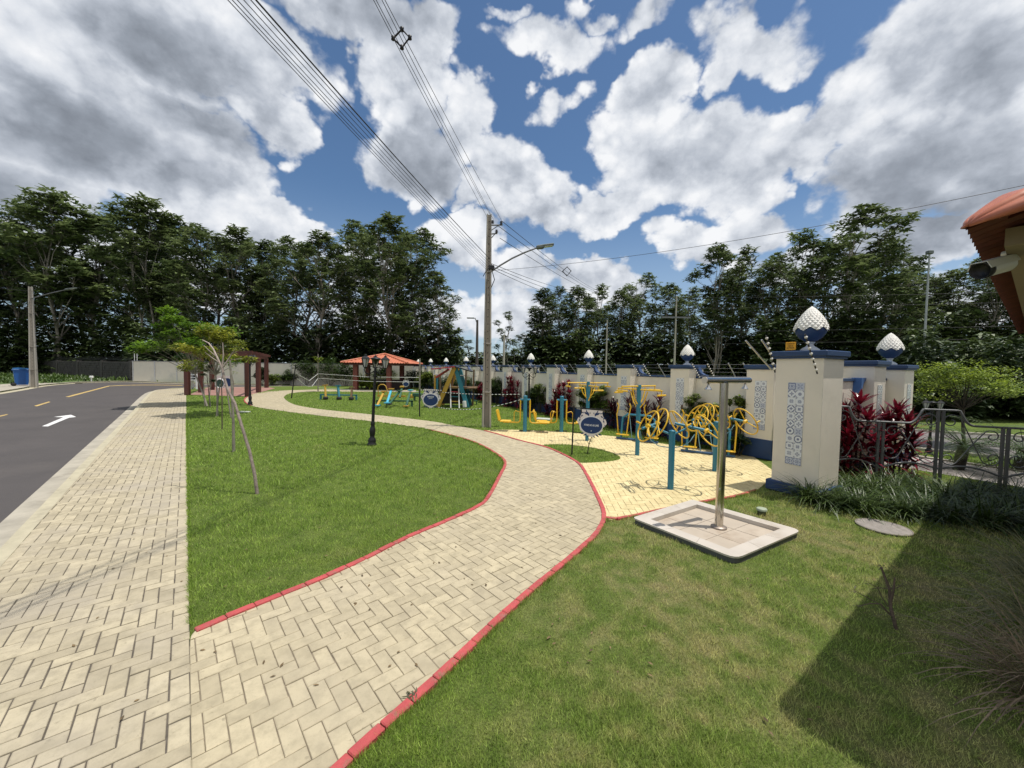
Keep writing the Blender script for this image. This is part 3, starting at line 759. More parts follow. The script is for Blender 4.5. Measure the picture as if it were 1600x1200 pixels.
for k in range(NP):
    f = k % 2 == 1; tc_ = .25-.31+2.2*k
    extra = 'with a white artichoke finial on top' if f else 'with a plain blue cap'
    t = pillar('%s white wall pillar going away from the big corner pillar, %s' % (ORD[k], extra), rowp(tc_), RZ, .62, .6, 2.17, .45, .025, (-.16, .10, .66, 1.80), f)
    b = brk().build('bracket', blu, t); b.location = (-.31, -.36, 1.86); b.scale = (-1, 1, 1)
mb = MB(); me_ = rowp(0); t = thing('boundary_wall', 'long cream boundary wall with dark blue plinth between the white pillars', 'wall', rowp(0), RZ)
L_ = 2.2*(NP-1)+.5
MB().box((L_/2-.25, -.38, .9), (L_, .14, 1.8)).build('wall_body', wm, t)
MB().box((L_/2-.25, -.38, 1.825), (L_, .20, .05), bevel=.01).build('coping', capm, t)
MB().box((L_/2-.25, -.345, .22), (L_, .12, .44)).build('plinth', blu, t)
# the big corner pillar beside the shower and the two beyond it
B_ = G(1278, 766, .17); A_ = B_-Vector((.466, -.885, 0))*.69; dv = (B_-A_); wN = dv.length; rzN = atan2(-dv.y, -dv.x); cN = (A_+B_)/2
BIG = pillar('big white corner pillar with blue patterned tile panel beside the stainless shower', (cN.x, cN.y, 0), rzN, wN, .64, 2.36, .17, .06, (-.10, .14, .49, 1.84), True, .06, None, .12, .80)
p1 = G(1365, 742); P1 = Vector((8.1*.889, 8.6*.889)); P2 = Vector((10*.889, 9.8*.889)); nd = Vector((dv.x, dv.y)).normalized(); nr = Vector((-nd.y, nd.x))   # nd: towards the camera along the face, nr: to the right
for P, lab, f, hh in ((P1, 'white pillar just right of the big corner pillar, with plain blue cap and tiled end', False, 2.27), (P2, 'white pillar with artichoke finial at the end of the short street wall', True, 2.22)):
    c_ = P-nd*.36; pillar(lab, (c_.x, c_.y, 0), rzN, .72, .52, hh, .2, .03, None, f, .06, (-.36, -.16, .85, 1.78), .11, .82)
# short return wall with scrolled blue brackets
q0 = Vector((cN.x, cN.y))+nr*.5-nd*.1; q1 = P2-nd*.4; dd = (q1-q0); t = thing('return_wall', 'short white wall with blue coping behind the big corner pillar', 'wall', (q0.x, q0.y, 0), atan2(dd.y, dd.x))
MB().box((dd.length/2, 0, .93), (dd.length, .14, 1.86)).build('wall_body', wm, t); MB().box((dd.length/2, 0, 1.88), (dd.length, .2, .05)).build('coping', capm, t)
for x_ in (.62, dd.length*.6):
    b = MB().prism([(0, 0), (.02, .30), (.30, .30), (.30, .26), (.16, .20), (.08, .08), (.07, 0)], -.08, .08, Matrix.Rotation(pi/2, 4, 'X')).build('bracket', mat('blue_bright', (.05, .14, .36), .5), t)
    b.location = (x_-.55, -.12, 1.62)
# ---- electric fence: slanted posts and wires
alu = mat('aluminium', (.55, .55, .55), .35, metal=.8, var=.05)
def striped(name, axis, period, c1, c2, duty=.5, rough=.4):
    m = bpy.data.materials.new(name); m.use_nodes = True; w = NT(m.node_tree); b = w.n['Principled BSDF']; b.inputs['Roughness'].default_value = rough
    sp = w.new('ShaderNodeSeparateXYZ'); w.l.new(w.new('ShaderNodeTexCoord').outputs['Object'], sp.inputs[0])
    f = w.math('FRACT', w.math('MULTIPLY', sp.outputs[axis], 1/period)); w.l.new(w.mix(w.math('GREATER_THAN', f, duty), c1, c2), b.inputs['Base Color']); return m
strm = striped('striped_rod', 2, .085, (.02, .02, .02), (.70, .68, .62), .5)
def rod_striped():
    m = MB(); m.tube([(0, 0, 0), (0, 0, .62)], .011, 6)
    for i in range(7): m.lathe([(.006, 0), (.022, .005), (.022, .02), (.006, .03)], (0, 0, .05+i*.085), 8)
    return m
rs_mesh = rod_striped().build('fence_rod', strm); ra_mesh = MB().tube([(0, 0, 0), (0, 0, .62)], .014, 6).build('fence_rod', alu)
rs_mesh.data.name = 'striped_rod'; protoS, protoA = rs_mesh.data, ra_mesh.data
bpy.data.objects.remove(rs_mesh); bpy.data.objects.remove(ra_mesh)
rodn = [0]
def rod(data, p, label, tilt=R(42), s=1.0, dirn=RN):
    o = bpy.data.objects.new('electric_fence_rod', data); col.objects.link(o); d = Vector((dirn.x*sin(tilt), dirn.y*sin(tilt), cos(tilt)))
    o.location = p; o.rotation_euler = d.to_track_quat('Z', 'Y').to_euler(); o.scale = (s, s, s)
    tag(o, label, 'fence rod', 'slanted rods of the electric fence'); return o
for k in range(0, 9):
    for j, (off, data, nm) in enumerate(((.05, protoA, 'bare aluminium'), (.42, protoA, 'bare aluminium'), (1.0, protoS, 'black and white striped'), (1.45, protoS, 'black and white striped'))):
        if k > 5 and j in (0, 2): continue
        side = ('nearer' if j % 2 == 0 else 'farther')
        rod(data, rowp(.25+2.2*k+off, -.30, 1.80), '%s slanted rod after the %s pillar, %s of the pair' % (nm, ORD[k], side), s=.9)
w_ = MB()
for i in range(4):
    a = .12+i*.13
    w_.tube([rowp(-1.5, -.30+a*sin(R(42)), 1.80+a*cos(R(42))), rowp(20, -.30+a*sin(R(42)), 1.80+a*cos(R(42)))], .0022, 4)
tag(w_.build('electric_fence_wires', alu), 'thin electric fence wires strung along the top of the boundary wall', 'wires')
# rods on the big pillar
fN = Vector((-cos(rzN+pi/2)*-1, 0)); fy = Vector((cos(rzN+pi/2), sin(rzN+pi/2)))
for (px, py, tx, ty, data, lab) in ((1211, 582, 1197, 524, protoS, 'striped slanted fence rod at the left edge of the big corner pillar'), (1277, 584, 1258, 522, protoS, 'striped slanted fence rod in front of the big corner pillar finial'),
                                  (1205, 577, 1165, 532, protoA, 'long bare aluminium fence rod left of the big corner pillar'), (1207, 556, 1190, 531, protoA, 'short bare aluminium fence rod beside the big corner pillar cap')):
    Yb = (6.42 if data is protoS else 6.62) if px < 1250 else 5.94
    a = At(px, py, Yb); b = At(tx, ty, Yb-.12); d = b-a
    o = bpy.data.objects.new('electric_fence_rod', data); col.objects.link(o); o.location = a; o.rotation_euler = d.to_track_quat('Z', 'Y').to_euler(); o.scale = (1, 1, d.length/.62)
    tag(o, lab, 'fence rod', 'slanted rods of the electric fence')
# text helper
def text_mesh(name, s, size, m, parent=None, ext=.002, font_scale=1., bold=0.):
    c = bpy.data.curves.new(name, 'FONT'); c.body = s; c.size = size; c.extrude = ext; c.align_x = 'CENTER'; c.align_y = 'CENTER'; c.offset = bold
    o = bpy.data.objects.new(name+'_tmp', c); col.objects.link(o)
    dg = bpy.context.evaluated_depsgraph_get(); me = bpy.data.meshes.new_from_object(o.evaluated_get(dg)); bpy.data.objects.remove(o)
    me.materials.clear(); me.materials.append(m); me.name = name
    q = bpy.data.objects.new(name, me); col.objects.link(q)
    if parent: q.parent = parent
    return q
blk = mat('black_iron', (.012, .012, .013), .45, var=.2, metal=.3)
# yellow warning plate on the big pillar
wp = At(1235, 551, 6.42); t = thing('warning_sign', 'small yellow warning plate standing on the cap of the big corner pillar', 'sign', (wp.x, wp.y, 2.372), rzN+pi-R(12))
MB().box((0, 0, .07), (.175, .006, .135), bevel=.002).build('plate', mat('sign_yellow', (.80, .38, .02), .5, var=.05), t)
for i, s_ in enumerate(('CUIDADO', 'CERCA', 'ELETRICA')):
    q = text_mesh('lettering', s_, .030, blk, t, .001); q.rotation_euler = (pi/2, 0, 0); q.location = (0, -.0045, .108-i*.034)

# ================================================================ far walls
wsh = mat('far_white_wall', (.64, .60, .50), .85, var=.07, scale=.5, dirt=((.40, .41, .40), .45, .7))
W0 = G(210, 595.8, -.05); W1 = Vector((rowp(2.2*(NP-1)+.6).x, rowp(2.2*(NP-1)+.6).y, 0)); dW = W1-W0
t = thing('far_white_wall', 'plain pale grey white wall across the far end of the park', 'wall', (W0.x, W0.y, -.1), atan2(dW.y, dW.x))
MB().box((dW.length/2, 0, 1.12), (dW.length, .2, 2.24)).build('wall_body', wsh, t)
m_ = MB(); n_ = 12
for i in range(n_+1): m_.box((i*dW.length/n_, -.03, 1.13), (.10, .22, 2.26))
m_.build('joint_posts', mat('far_wall_post', (.5, .5, .5), .85), t)
MB().box((dW.length/2, 0, 2.27), (dW.length+.2, .3, .06)).build('coping', mat('grey_coping', (.22, .23, .24), .8), t)
dk = mat('dark_stone', (.040, .036, .032), .9, var=.5, scale=2.5, bump=.8, bscale=8)  # very dark base tone with strong random mottling
D0 = G(207, 594.5, 0); D1 = G(50, 583.5, 0); dD = (D1-D0); LD = dD.length*3.2
t = thing('dark_stone_wall', 'dark mossy block wall with pilasters and a row of iron spikes below the forest', 'wall', (D0.x, D0.y, -.1), atan2(dD.y, dD.x))
m_ = MB()
for r_ in range(8):
    x = -.3*(r_ % 2)
    while x < LD:
        wd_ = random.uniform(.45, .85); m_.box((min(x+wd_/2, LD), random.uniform(-.02, .02), .14+r_*.27), (wd_-.03, .3, .25), bevel=.02); x += wd_
m_.build('stone_blocks', dk, t); MB().box((LD/2, 0, 1.08), (LD, .22, 2.16)).build('mortar', mat('dark_mortar', (.022, .02, .018), .95), t)
m_ = MB(); x = 0
while x < LD: m_.box((x, 0, 1.15), (.5, .42, 2.3)); x += 8.5
m_.build('pilasters', mat('dark_pilaster', (.055, .05, .045), .9, var=.3), t)
m_ = MB(); x = .3
while x < LD: m_.tube([(x, 0, 2.16), (x, 0, 2.75)], .018, 4); x += .34
m_.box((LD/2, 0, 2.45), (LD, .03, .04)); o = m_.build('iron_spikes', blk, t)
for px in (211, 215):
    p = G(px, 595.5); o = MB().tube([(0, 0, 2.2), (0, 0, 3.2)], .03, 6).build('wall_end_rod', mat('white_rod', (.7, .7, .7), .5)); o.location = (p.x, p.y, 0)
    tag(o, '%s thin white rod on the end of the pale wall beside the dark wall' % ('left' if px == 211 else 'right'), 'rod')

# ================================================================ blue bin, marker, covers
blubin = mat('bin_blue', (.010, .085, .30), .4, var=.1); p = G(34, 602.8); 
t = thing('wheelie_bin', 'blue plastic wheelie bin beside the concrete lamp pole across the road', 'bin', (p.x, p.y, 0), R(-35))
m_ = MB(); m_.add([(sx*(.25 if z else .20), sy*(.30 if z else .24), .06+z*.88) for z in (0, 1) for sy in (-1, 1) for sx in (-1, 1)], [(0, 2, 3, 1), (4, 5, 7, 6), (0, 1, 5, 4), (2, 6, 7, 3), (0, 4, 6, 2), (1, 3, 7, 5)]); m_.box((0, -.02, .94), (.56, .66, .05), bevel=.01); m_.scale = 1
m_.build('body', blubin, t)
m_ = MB(); m_.prism([(-.31, 0), (.33, 0), (.30, .05), (-.1, .10), (-.31, .06)], -.27, .27, Matrix(((0, 0, 1, 0), (1, 0, 0, 0), (0, 1, 0, .98), (0, 0, 0, 1)))); m_.build('lid', mat('bin_lid', (.02, .14, .38), .4), t)
for s_ in (-1, 1): MB().lathe([(.02, -.025), (.10, -.025), (.10, .025), (.02, .025)], (s_*.24, -.30, .10), 16, M=Matrix.Rotation(pi/2, 3, 'Y')).build('wheel', mat('tyre', (.015, .015, .015), .8), t)
t.scale = (1.35, 1.35, 1.35)
p = G(143, 595.8); t = thing('verge_marker', 'small white marker post standing in the grass verge across the road', 'marker', (p.x, p.y, 0))
MB().tube([(0, 0, 0), (0, 0, .35)], .05, 8).build('stem', mat('marker_white', (.75, .75, .73), .5), t); MB().box((0, 0, .45), (.34, .16, .22), bevel=.04).build('head', MATS['marker_white'], t)
p = G(1380, 823.5); t = thing('manhole_cover', 'round grey concrete inspection cover set in the right lawn', 'cover', (p.x, p.y, 0))
MB().lathe([(0, -.02), (.265, -.02), (.265, .004), (.255, .010), (0, .012)], n=40, smooth=False).build('lid', mat('cover_grey', (.26, .235, .215), .9, var=.2, scale=12, bump=.4, dirt=((.12, .11, .08), .6, 9)), t)
MB().ring((0, 0, .002), (0, 0, 1), .272, .010, 40).build('rim', mat('cover_rim', (.20, .18, .15), .9), t)
p = G(1190, 803); t = thing('drain_cap', 'small round green grey pipe cap on the lawn behind the shower tray', 'pipe cap', (p.x, p.y, 0))
MB().lathe([(0, -.02), (.052, -.02), (.052, .045), (.060, .045), (.060, .055)], n=24).build('pipe', mat('pipe_grey', (.12, .14, .11), .6), t); MB().lathe([(.066, .052), (.066, .078), (.058, .084), (0, .084)], n=24).build('lid', mat('pipe_lid', (.32, .37, .27), .55, dirt=((.2, .22, .16), .5, 20)), t)
p = G(850, 655.5); t = thing('drain_slab', 'pale flat concrete slab lying in the lawn in front of the wall shrubs', 'slab', (p.x, p.y, 0), R(-20)); MB().box((0, 0, .015), (.62, .40, .06), bevel=.008).build('slab', mat('slab_pale', (.45, .47, .42), .85), t)
p = G(381, 594+51-17); p = G(382, 644); t = thing('drain_slab', 'thin pale concrete slab lying on the left lawn behind the young trees', 'slab', (p.x, p.y, 0), 0); MB().box((0, 0, .01), (.42, .16, .05), bevel=.008).build('slab', MATS['slab_pale'], t)

# ================================================================ shower tray and stainless shower
stone = mat('tray_stone', (.50, .455, .40), .55, var=.06, scale=3, dirt=((.30, .235, .17), .55, 2.2)); stone2 = mat('tray_floor', (.44, .375, .30), .55, var=.08, scale=2.5, dirt=((.24, .16, .10), .65, 1.6))
c4 = [Vector((p.x, p.y)) for p in TRAY]; cen = sum(c4, Vector((0, 0)))/4
t = thing('shower_tray', 'raised pale stone shower tray set in the grass beside the yellow yard', 'shower tray', (cen.x, cen.y, 0))
def round_poly(P, rad):
    out = []
    for i in range(4):
        p = P[i]; a = (P[i-1]-p).normalized(); b = (P[(i+1) % 4]-p).normalized(); r_ = rad[i]
        for k in range(5):
            u = k/4; out.append(tuple((p+a*r_)*(1-u)**2+p*(2*u*(1-u))+(p+b*r_)*u*u))
    return out
loc4 = [p-cen for p in c4]; outer = round_poly(loc4, [.06, .02, .12, .12])
inn = []
for i in range(4):
    p = loc4[i]; a = (loc4[i-1]-p).normalized(); b = (loc4[(i+1) % 4]-p).normalized(); inn.append(p+(a+b)*.16)
inner = round_poly(inn, [.001]*4)
m_ = MB(); n = len(outer); P = [(x, y, .066) for x, y in outer]+[(x, y, .066) for x, y in inner]+[(x, y, .012) for x, y in inner]+[(x*.997, y*.997, .045) for x, y in outer]+[(x, y, .062) for x, y in outer]
sgn = sum(outer[i][0]*outer[(i+1) % n][1]-outer[(i+1) % n][0]*outer[i][1] for i in range(n)) > 0
F = []
for i in range(n):
    j = (i+1) % n
    for q in ((i, j, n+j, n+i), (n+i, n+j, 2*n+j, 2*n+i), (3*n+i, 3*n+j, j, i)): F.append(q if sgn else tuple(reversed(q)))
m_.add(P[:4*n], F)
nf0 = len(m_.f)
for i in range(4):
    p, q = loc4[i], loc4[(i+1) % 4]; pi2, qi = inn[i], inn[(i+1) % 4]
    for u in ((.33, .66) if (q-p).length > 1.2 else (.5,)):
        a = p.lerp(q, u); b = pi2.lerp(qi, u); d = b-a; m_.box(((a.x+b.x)/2, (a.y+b.y)/2, .0655), (d.length*.98, .004, .002), rz=atan2(d.y, d.x))
rimo = m_.build('rim', stone, t); rimo.data.materials.append(mat('tile_joint', (.25, .21, .17), .9))
for pf in rimo.data.polygons[nf0:]: pf.material_index = 1
m_ = MB(); P = [(x*.985, y*.985, -.02) for x, y in outer]+[(x*.985, y*.985, .046) for x, y in outer]; m_.add(P, [((i, (i+1) % n, n+(i+1) % n, n+i) if sgn else (n+i, n+(i+1) % n, (i+1) % n, i)) for i in range(n)]); m_.build('skirt', mat('tray_skirt', (.07, .075, .07), .8), t)
def cell(u, v): return (inn[0]*(1-u)+inn[3]*u)*(1-v)+(inn[1]*(1-u)+inn[2]*u)*v
m_ = MB()
for i in range(3):
    for j in range(3):
        e = .004; q = [cell((i)/3+e, (j)/3+e), cell((i+1)/3-e, j/3+e), cell((i+1)/3-e, (j+1)/3-e), cell(i/3+e, (j+1)/3-e)]
        m_.prism([tuple(a) for a in q], .0, .014+random.uniform(-.0005, .0005))
m_.build('floor_tiles', stone2, t)
m_ = MB(); m_.prism([tuple(a) for a in inn], -.01, .011); m_.build('floor_joints', mat('tile_joint', (.25, .21, .17), .9), t)
steel = mat('stainless_steel', (.52, .49, .44), .17, metal=1., var=.04, scale=2, dirt=((.42, .36, .28), .5, 1.5)); sb = G(1123, 826)
t = thing('outdoor_shower', 'tall stainless steel T shaped outdoor shower standing on the stone tray', 'shower', (sb.x, sb.y, 0))
MB().lathe([(0, .012), (.088, .012), (.095, .02), (.092, .032), (.070, .038), (.055, .045)], n=32).build('base_flange', mat('flange', (.30, .25, .21), .45, metal=.6), t)
MB().tube([(0, 0, .03), (0, 0, 1.86)], .049, 32).build('column', steel, t)
dT = Vector((.89, .45, 0)).normalized(); T0, T1 = -dT*.37, dT*.50; zT = 1.895
MB().tube([T0+Vector((0, 0, zT)), T1+Vector((0, 0, zT))], .040, 28).build('cross_pipe', steel, t)
for e, q in (('a', T0), ('b', T1)):
    s_ = -1 if e == 'a' else 1
    MB().tube([q+Vector((0, 0, zT))+dT*s_*.0, q+Vector((0, 0, zT))+dT*s_*.006], .041, 28).build('end_cap', mat('end_cap', (.66, .58, .48), .4, metal=.4), t)
chrome = mat('chrome', (.62, .60, .57), .28, metal=1.)
for u in (-.30, .42):
    q = dT*u; h_ = MB().lathe([(.0, -.0), (.012, 0), (.012, -.035), (.024, -.045), (.026, -.055), (.040, -.075), (.042, -.083), (.0, -.083)][::-1], (q.x, q.y, zT-.036), 20).build('shower_head', chrome, t)
MB().tube([(-.03, -.045, .52), (-.05, -.075, .52)], .012, 12).build('push_button', chrome, t)
# ================================================================ concrete poles, cables
polem = mat('pole_concrete', (.36, .335, .29), .85, var=.10, scale=1.2, bump=.2, bscale=25, dirt=((.20, .17, .13), .45, 2.5))
polem2 = mat('pole_web', (.25, .225, .19), .9, var=.12, scale=2)
galv = mat('galvanised', (.16, .165, .17), .5, metal=.5, var=.1)
def utility_pole(label, loc, h, rz, wb, name='utility_pole', group=None):
    """I section concrete pole: two flanges and a recessed web with cut holes"""
    t = thing(name, label, 'pole', loc, rz, group); wt = wb*.50; dpt = .62
    for s_ in (-1, 1):
        m_ = MB(); P = []
        for z, w in ((-.15, wb), (h, wt)):
            x0 = s_*w/2; x1 = s_*(w/2-w*.20)
            P += [(x0, -w*dpt/2, z), (x1, -w*dpt/2, z), (x1, w*dpt/2, z), (x0, w*dpt/2, z)]
        F = [(0, 1, 2, 3)[::-1], (4, 5, 6, 7), (0, 1, 5, 4), (1, 2, 6, 5), (2, 3, 7, 6), (3, 0, 4, 7)]
        if s_ > 0: F = [tuple(reversed(f)) for f in F]
        F = [tuple(reversed(f)) for f in F]
        m_.add(P, F).build('flange', polem, t)
    m_ = MB(); P = []
    for z, w in ((-.15, wb), (h-.02, wt)):
        x = w*.34; d = w*dpt*.22; P += [(-x, -d, z), (x, -d, z), (x, d, z), (-x, d, z)]
    m_.add(P, [(0, 1, 2, 3), (7, 6, 5, 4), (4, 5, 1, 0), (5, 6, 2, 1), (6, 7, 3, 2), (7, 4, 0, 3)][::1]); m_.build('web', polem2, t)
    m_ = MB(); k = 0
    for i in range(int(h/.24)):
        z = h-.25-i*.24; w = wb+(wt-wb)*z/h
        if z < .8: break
        m_.lathe([(0, -.001), (.017, -.001), (.017, .002), (0, .002)], (0, -w*dpt*.22-.001, z), 8, M=Matrix.Rotation(pi/2, 3, 'X')); k += 1
    tag(m_.build('bolt_holes', mat('hole_dark', (.03, .028, .025), .9), t), kind='stuff')
    for z in (1.22*h/7.3, 2.9*h/7.3, 5.35*h/7.3):
        w = wb+(wt-wb)*z/h; MB().box((0, 0, z), (w+.012, w*dpt+.012, .045), bevel=.004).build('strap', mat('strap_metal', (.26, .24, .21), .6, metal=.3), t)
    return t
pb = G(760, 667.5); ptop = At(765.5, 335, pb.y); PH = ptop.z
UP = utility_pole('tall concrete utility pole with street light arm standing at the edge of the garden path', (pb.x, pb.y, 0), PH, R(12), .30)
def street_light(parent, z, reach, rise, dirn, headlen=.55, r_=.03, curve=.15):
    d = Vector(dirn).normalized(); pts = [Vector((0, 0, z))]+[Vector((d.x*reach*u, d.y*reach*u, z+rise*(u+curve*sin(u*pi)))) for u in (.25, .5, .75, 1)]
    MB().tube(pts, [r_]*4+[r_*.8], 8).build('lamp_arm', galv, parent)
    e = pts[-1]; a = atan2(d.y, d.x); h = MB(); tilt = Matrix.Rotation(a, 3, 'Z')@Matrix.Rotation(-R(8), 3, 'Y')
    h.box(e+tilt@Vector((headlen*.22, 0, .02)), (headlen*.42, .17, .12), rot=tilt, bevel=.03); h.box(e+tilt@Vector((headlen*.65, 0, .045)), (headlen*.62, .20, .06), rot=tilt, bevel=.02)
    o = h.build('lamp_head', mat('lamp_head_metal', (.12, .14, .13), .5, metal=.3), parent)
    MB().box(e+tilt@Vector((headlen*.66, 0, .008)), (headlen*.45, .15, .02), rot=tilt).build('lamp_lens', mat('lamp_lens', (.45, .5, .5), .2), o)
la = At(770, 425, pb.y); lb = At(845, 384, pb.y-.1); dl = lb-la; ul = Matrix.Rotation(-R(12), 3, 'Z')@Vector((dl.x, 0, 0))
street_light(UP, la.z-.05, hypot(ul.x, ul.y), dl.z, (ul.x, ul.y, 0), .62, .028, .10)
# crossarm brackets with insulators
for px, py, L, zz in ((770, 352, .44, 0), (770, 366, .27, 0)):
    a = At(px, py, pb.y).z
    m_ = MB(); m_.tube([(0, 0, a), (L, -.08, a+.02)], .022, 6); m_.tube([(0, 0, a-.22), (L*.7, -.06, a+.0)], .014, 6); br_ = m_.build('bracket', galv, UP)
    for u in ((.25, .9) if L > .3 else (.9,)):
        MB().lathe([(.01, 0), (.05, .02), (.02, .04), (.055, .06), (.02, .08), (.045, .10), (.01, .12)], (L*u, -.07, a+.03), 12).build('insulator', mat('insulator', (.03, .026, .025), .3), br_)
bz = At(765, 418, pb.y).z
m_ = MB(); m_.box((.10, -.02, bz), (.18, .12, .16), bevel=.02); m_.tube([(.1, -.1, bz+.1), (-.15, -.25, bz-.25), (-.2, -.2, bz-.35)], .012, 5); m_.tube([(.12, 0, bz-.1), (.2, -.05, bz-.4), (.08, -.05, bz-.7), (.04, 0, bz-1.5)], .014, 5); m_.build('junction_box', blk, UP)
MB().tube([(-.06, -.06, bz-.4), (-.07, -.08, bz-1.0), (-.08, -.09, .1)], .008, 5).build('down_cable', blk, UP)
wirem = mat('cable_black', (.015, .015, .016), .6)
def cable(label, A, B, r_=.008, sag=0., ext=0., name='overhead_cable', n=14, cat='cable', group='overhead cables on the utility poles'):
    A, B = Vector(A), Vector(B)
    if ext: B = B+(B-A).normalized()*ext
    P = [A.lerp(B, i/n)-Vector((0, 0, sag*4*(i/n)*(1-i/n))) for i in range(n+1)]
    o = MB().tube(P, r_, 5, cap=False).build(name, wirem); tag(o, label, cat, group); return o
# high voltage trio and neutral overhead: pole top -> over the camera
top = Vector((pb.x, pb.y, 0)); hv = []
nm = ['outermost left', 'second', 'third', 'outermost right']
for i, (ax, ay, tx) in enumerate(((762, 341, 590), (766, 336, 594), (771, 343, 603), (784, 345, 608))):
    A = At(ax, ay, pb.y); B = At(tx, 0, (A.z-.15-EYE)/(ray(tx, 0).z/ray(tx, 0).y))
    B.z -= 0; cable('%s of the four thin high cables running from the pole top over the camera' % nm[i], A, B, .0048, .10, 9); hv.append((A, B))
for i, (ax, ay, tx, r_) in enumerate(((765, 404, 426, .009), (765, 410, 419, .005), (764, 413, 409, .004), (763, 417, 400, .004), (762, 420, 393, .004), (762, 423, 387, .004))):
    A = At(ax, ay, pb.y-.1); zB = A.z-.05; B = At(tx, 0, (zB-EYE)/(ray(tx, 0).z/ray(tx, 0).y))
    cable(['thick twisted uppermost cable', 'second cable', 'third cable', 'fourth cable', 'fifth cable', 'lowest thin cable'][i]+' of the lower bundle running up left from the pole', A, B, r_, .18, 9)
# onward to the next poles on the right
farp = At(1010, 492, 44.)
for i, (ax, ay, bx_, by_) in enumerate(((785, 346, 886, 419), (777, 352, 886, 424), (781, 372, 884, 430))):
    A = At(ax, ay, pb.y); B = At(bx_, by_, 25.); cable('%s thin cable running down right from the pole brackets to the far poles' % ['upper', 'middle', 'lower'][i], A, B, .010, .25, 22)
for i, (ax, ay, bx_, by_, YY) in enumerate(((768, 412, 862, 440, 26), (768, 416, 860, 446, 26), (768, 420, 850, 449, 26))):
    A = At(ax, ay, pb.y); B = At(bx_, by_, YY); cable('%s cable of the lower bundle continuing right behind the pole' % ['upper', 'middle', 'lower'][i], A, B, .010, .3, 24)
A = At(768, 423, pb.y); B = At(1600, 270, 7.2); cable('single long thin cable rising to the right across the sky to the tiled roof house', A, B, .0055, .35, 3, n=24)
for (px, py, lab, s_) in ((628, 60, 'black cable spacer clamp on the high cables near the top of the view', 1.), (886, 424, 'black cable spacer clamp on the cables right of the pole', 2.2)):
    if s_ == 1.:
        A, B = hv[1]; f = lambda q: ray(628, 60); t0 = min(range(200), key=lambda i: abs((A.lerp(B, i/200).z-.1*4*i/200*(1-i/200)-EYE)/A.lerp(B, i/200).y-ray(628, 60).z/ray(628, 60).y)); c_ = A.lerp(B, t0/200); c_ = At(628, 60, c_.y)
    else: c_ = At(px, py, 25.)
    t = thing('cable_spacer', lab, 'cable spacer', c_, 0, 'spacer clamps on the cables'); m_ = MB()
    w = .13*s_
    m_.tube([(-w, 0, .0), (0, 0, w), (w*.9, 0, .1*w), (0, 0, -w), (-w, 0, 0)], .014*s_, 6)
    m_.build('frame', blk, t)
    for q in ((-w, 0, 0), (0, 0, w), (w*.9, 0, .1*w), (0, 0, -w)): MB().lathe([(.01, -.03), (.032, -.02), (.024, 0), (.032, .02), (.01, .03)], q, 8).build('clamp', blk, t)
    for ch in t.children:
        if 'clamp' in ch.name: ch.data.transform(Matrix.Translation(Vector((0, 0, 0)))); 
# left lamp pole across the road
p = G(53, 603.5, 0.); tp = At(53.7, 448, p.y)
LP = utility_pole('concrete lamp pole beside the blue bin across the road', (p.x, p.y, 0), tp.z, R(30), .42)
a_ = At(58, 467, p.y); b_ = At(112, 453, p.y); street_light(LP, a_.z, b_.x-a_.x, b_.z-a_.z, (cos(R(-30)), sin(R(-30)), 0), .9, .035, .05)
cable('thin sagging cable leaving the left lamp pole towards the left edge of the photo', At(51, 455, p.y), At(0, 445, p.y-3), .014, .3, 10)
# slim poles far behind
def slim(label, px, pb_, pt, Y, r_, m=polem, arm=None, head=True, cross=None):
    b0 = At(px, pb_, Y); t0 = At(pt[0], pt[1], Y); t = thing('slim_pole', label, 'pole', (b0.x, b0.y, 0), 0)
    dz = t0.z; MB().tube([(0, 0, 0), ((t0.x-b0.x)*0, 0, dz)], [r_*1.3, r_*.7], 8).build('shaft', m, t)
    if arm:
        e = At(arm[0], arm[1], Y); MB().tube([(0, 0, dz-.4), ((e.x-t0.x)*.5, 0, (e.z+dz)/2+.1), (e.x-t0.x, 0, e.z)], r_*.4, 6).build('lamp_arm', galv, t); MB().box((e.x-t0.x-.25, 0, e.z), (.8, .25, .12), bevel=.03).build('lamp_head', MATS['lamp_head_metal'], t)
    if cross:
        for c_ in cross: z = At(pt[0], c_, Y).z; MB().box((0, 0, z), (2.2, .12, .12)).build('crossarm', galv, t)
    return t
slim('slim light grey mast with a small square top behind the yellow green tree', 1441, 590, (1452, 397), 24., .06, mat('mast_grey', (.33, .35, .35), .6))
MB().box((0, 0, At(1452, 397, 24.).z+.1), (.30, .25, .22), bevel=.03).build('lamp_head', MATS['lamp_head_metal'], bpy.data.objects['slim_pole'])
slim('dark distant lamp pole just left of the big utility pole', 745, 575, (746, 500), 42., .16, mat('pole_dark', (.07, .06, .055), .9), (739, 497))
slim('slim pale pole behind the gap right of the big utility pole', 787, 575, (787, 523), 40., .12, polem)
slim('thin distant pole with crossarms in front of the right forest', 1054, 560, (1056, 462), 30., .07, polem, None, True, (496,))
slim('thin pale distant pole in the trees above the first finial row', 947, 570, (947, 500), 36., .07, polem)
for i, (y0, y1) in enumerate(((452, 448), (468, 466), (505, 500), (524, 522))):
    cable('%s thin street cable in front of the right forest' % ['topmost', 'second', 'third', 'lowest'][i], At(960, y0+14, 42), At(1455, y0, 24.), .012, .3, 22, group='street cables before the right forest')

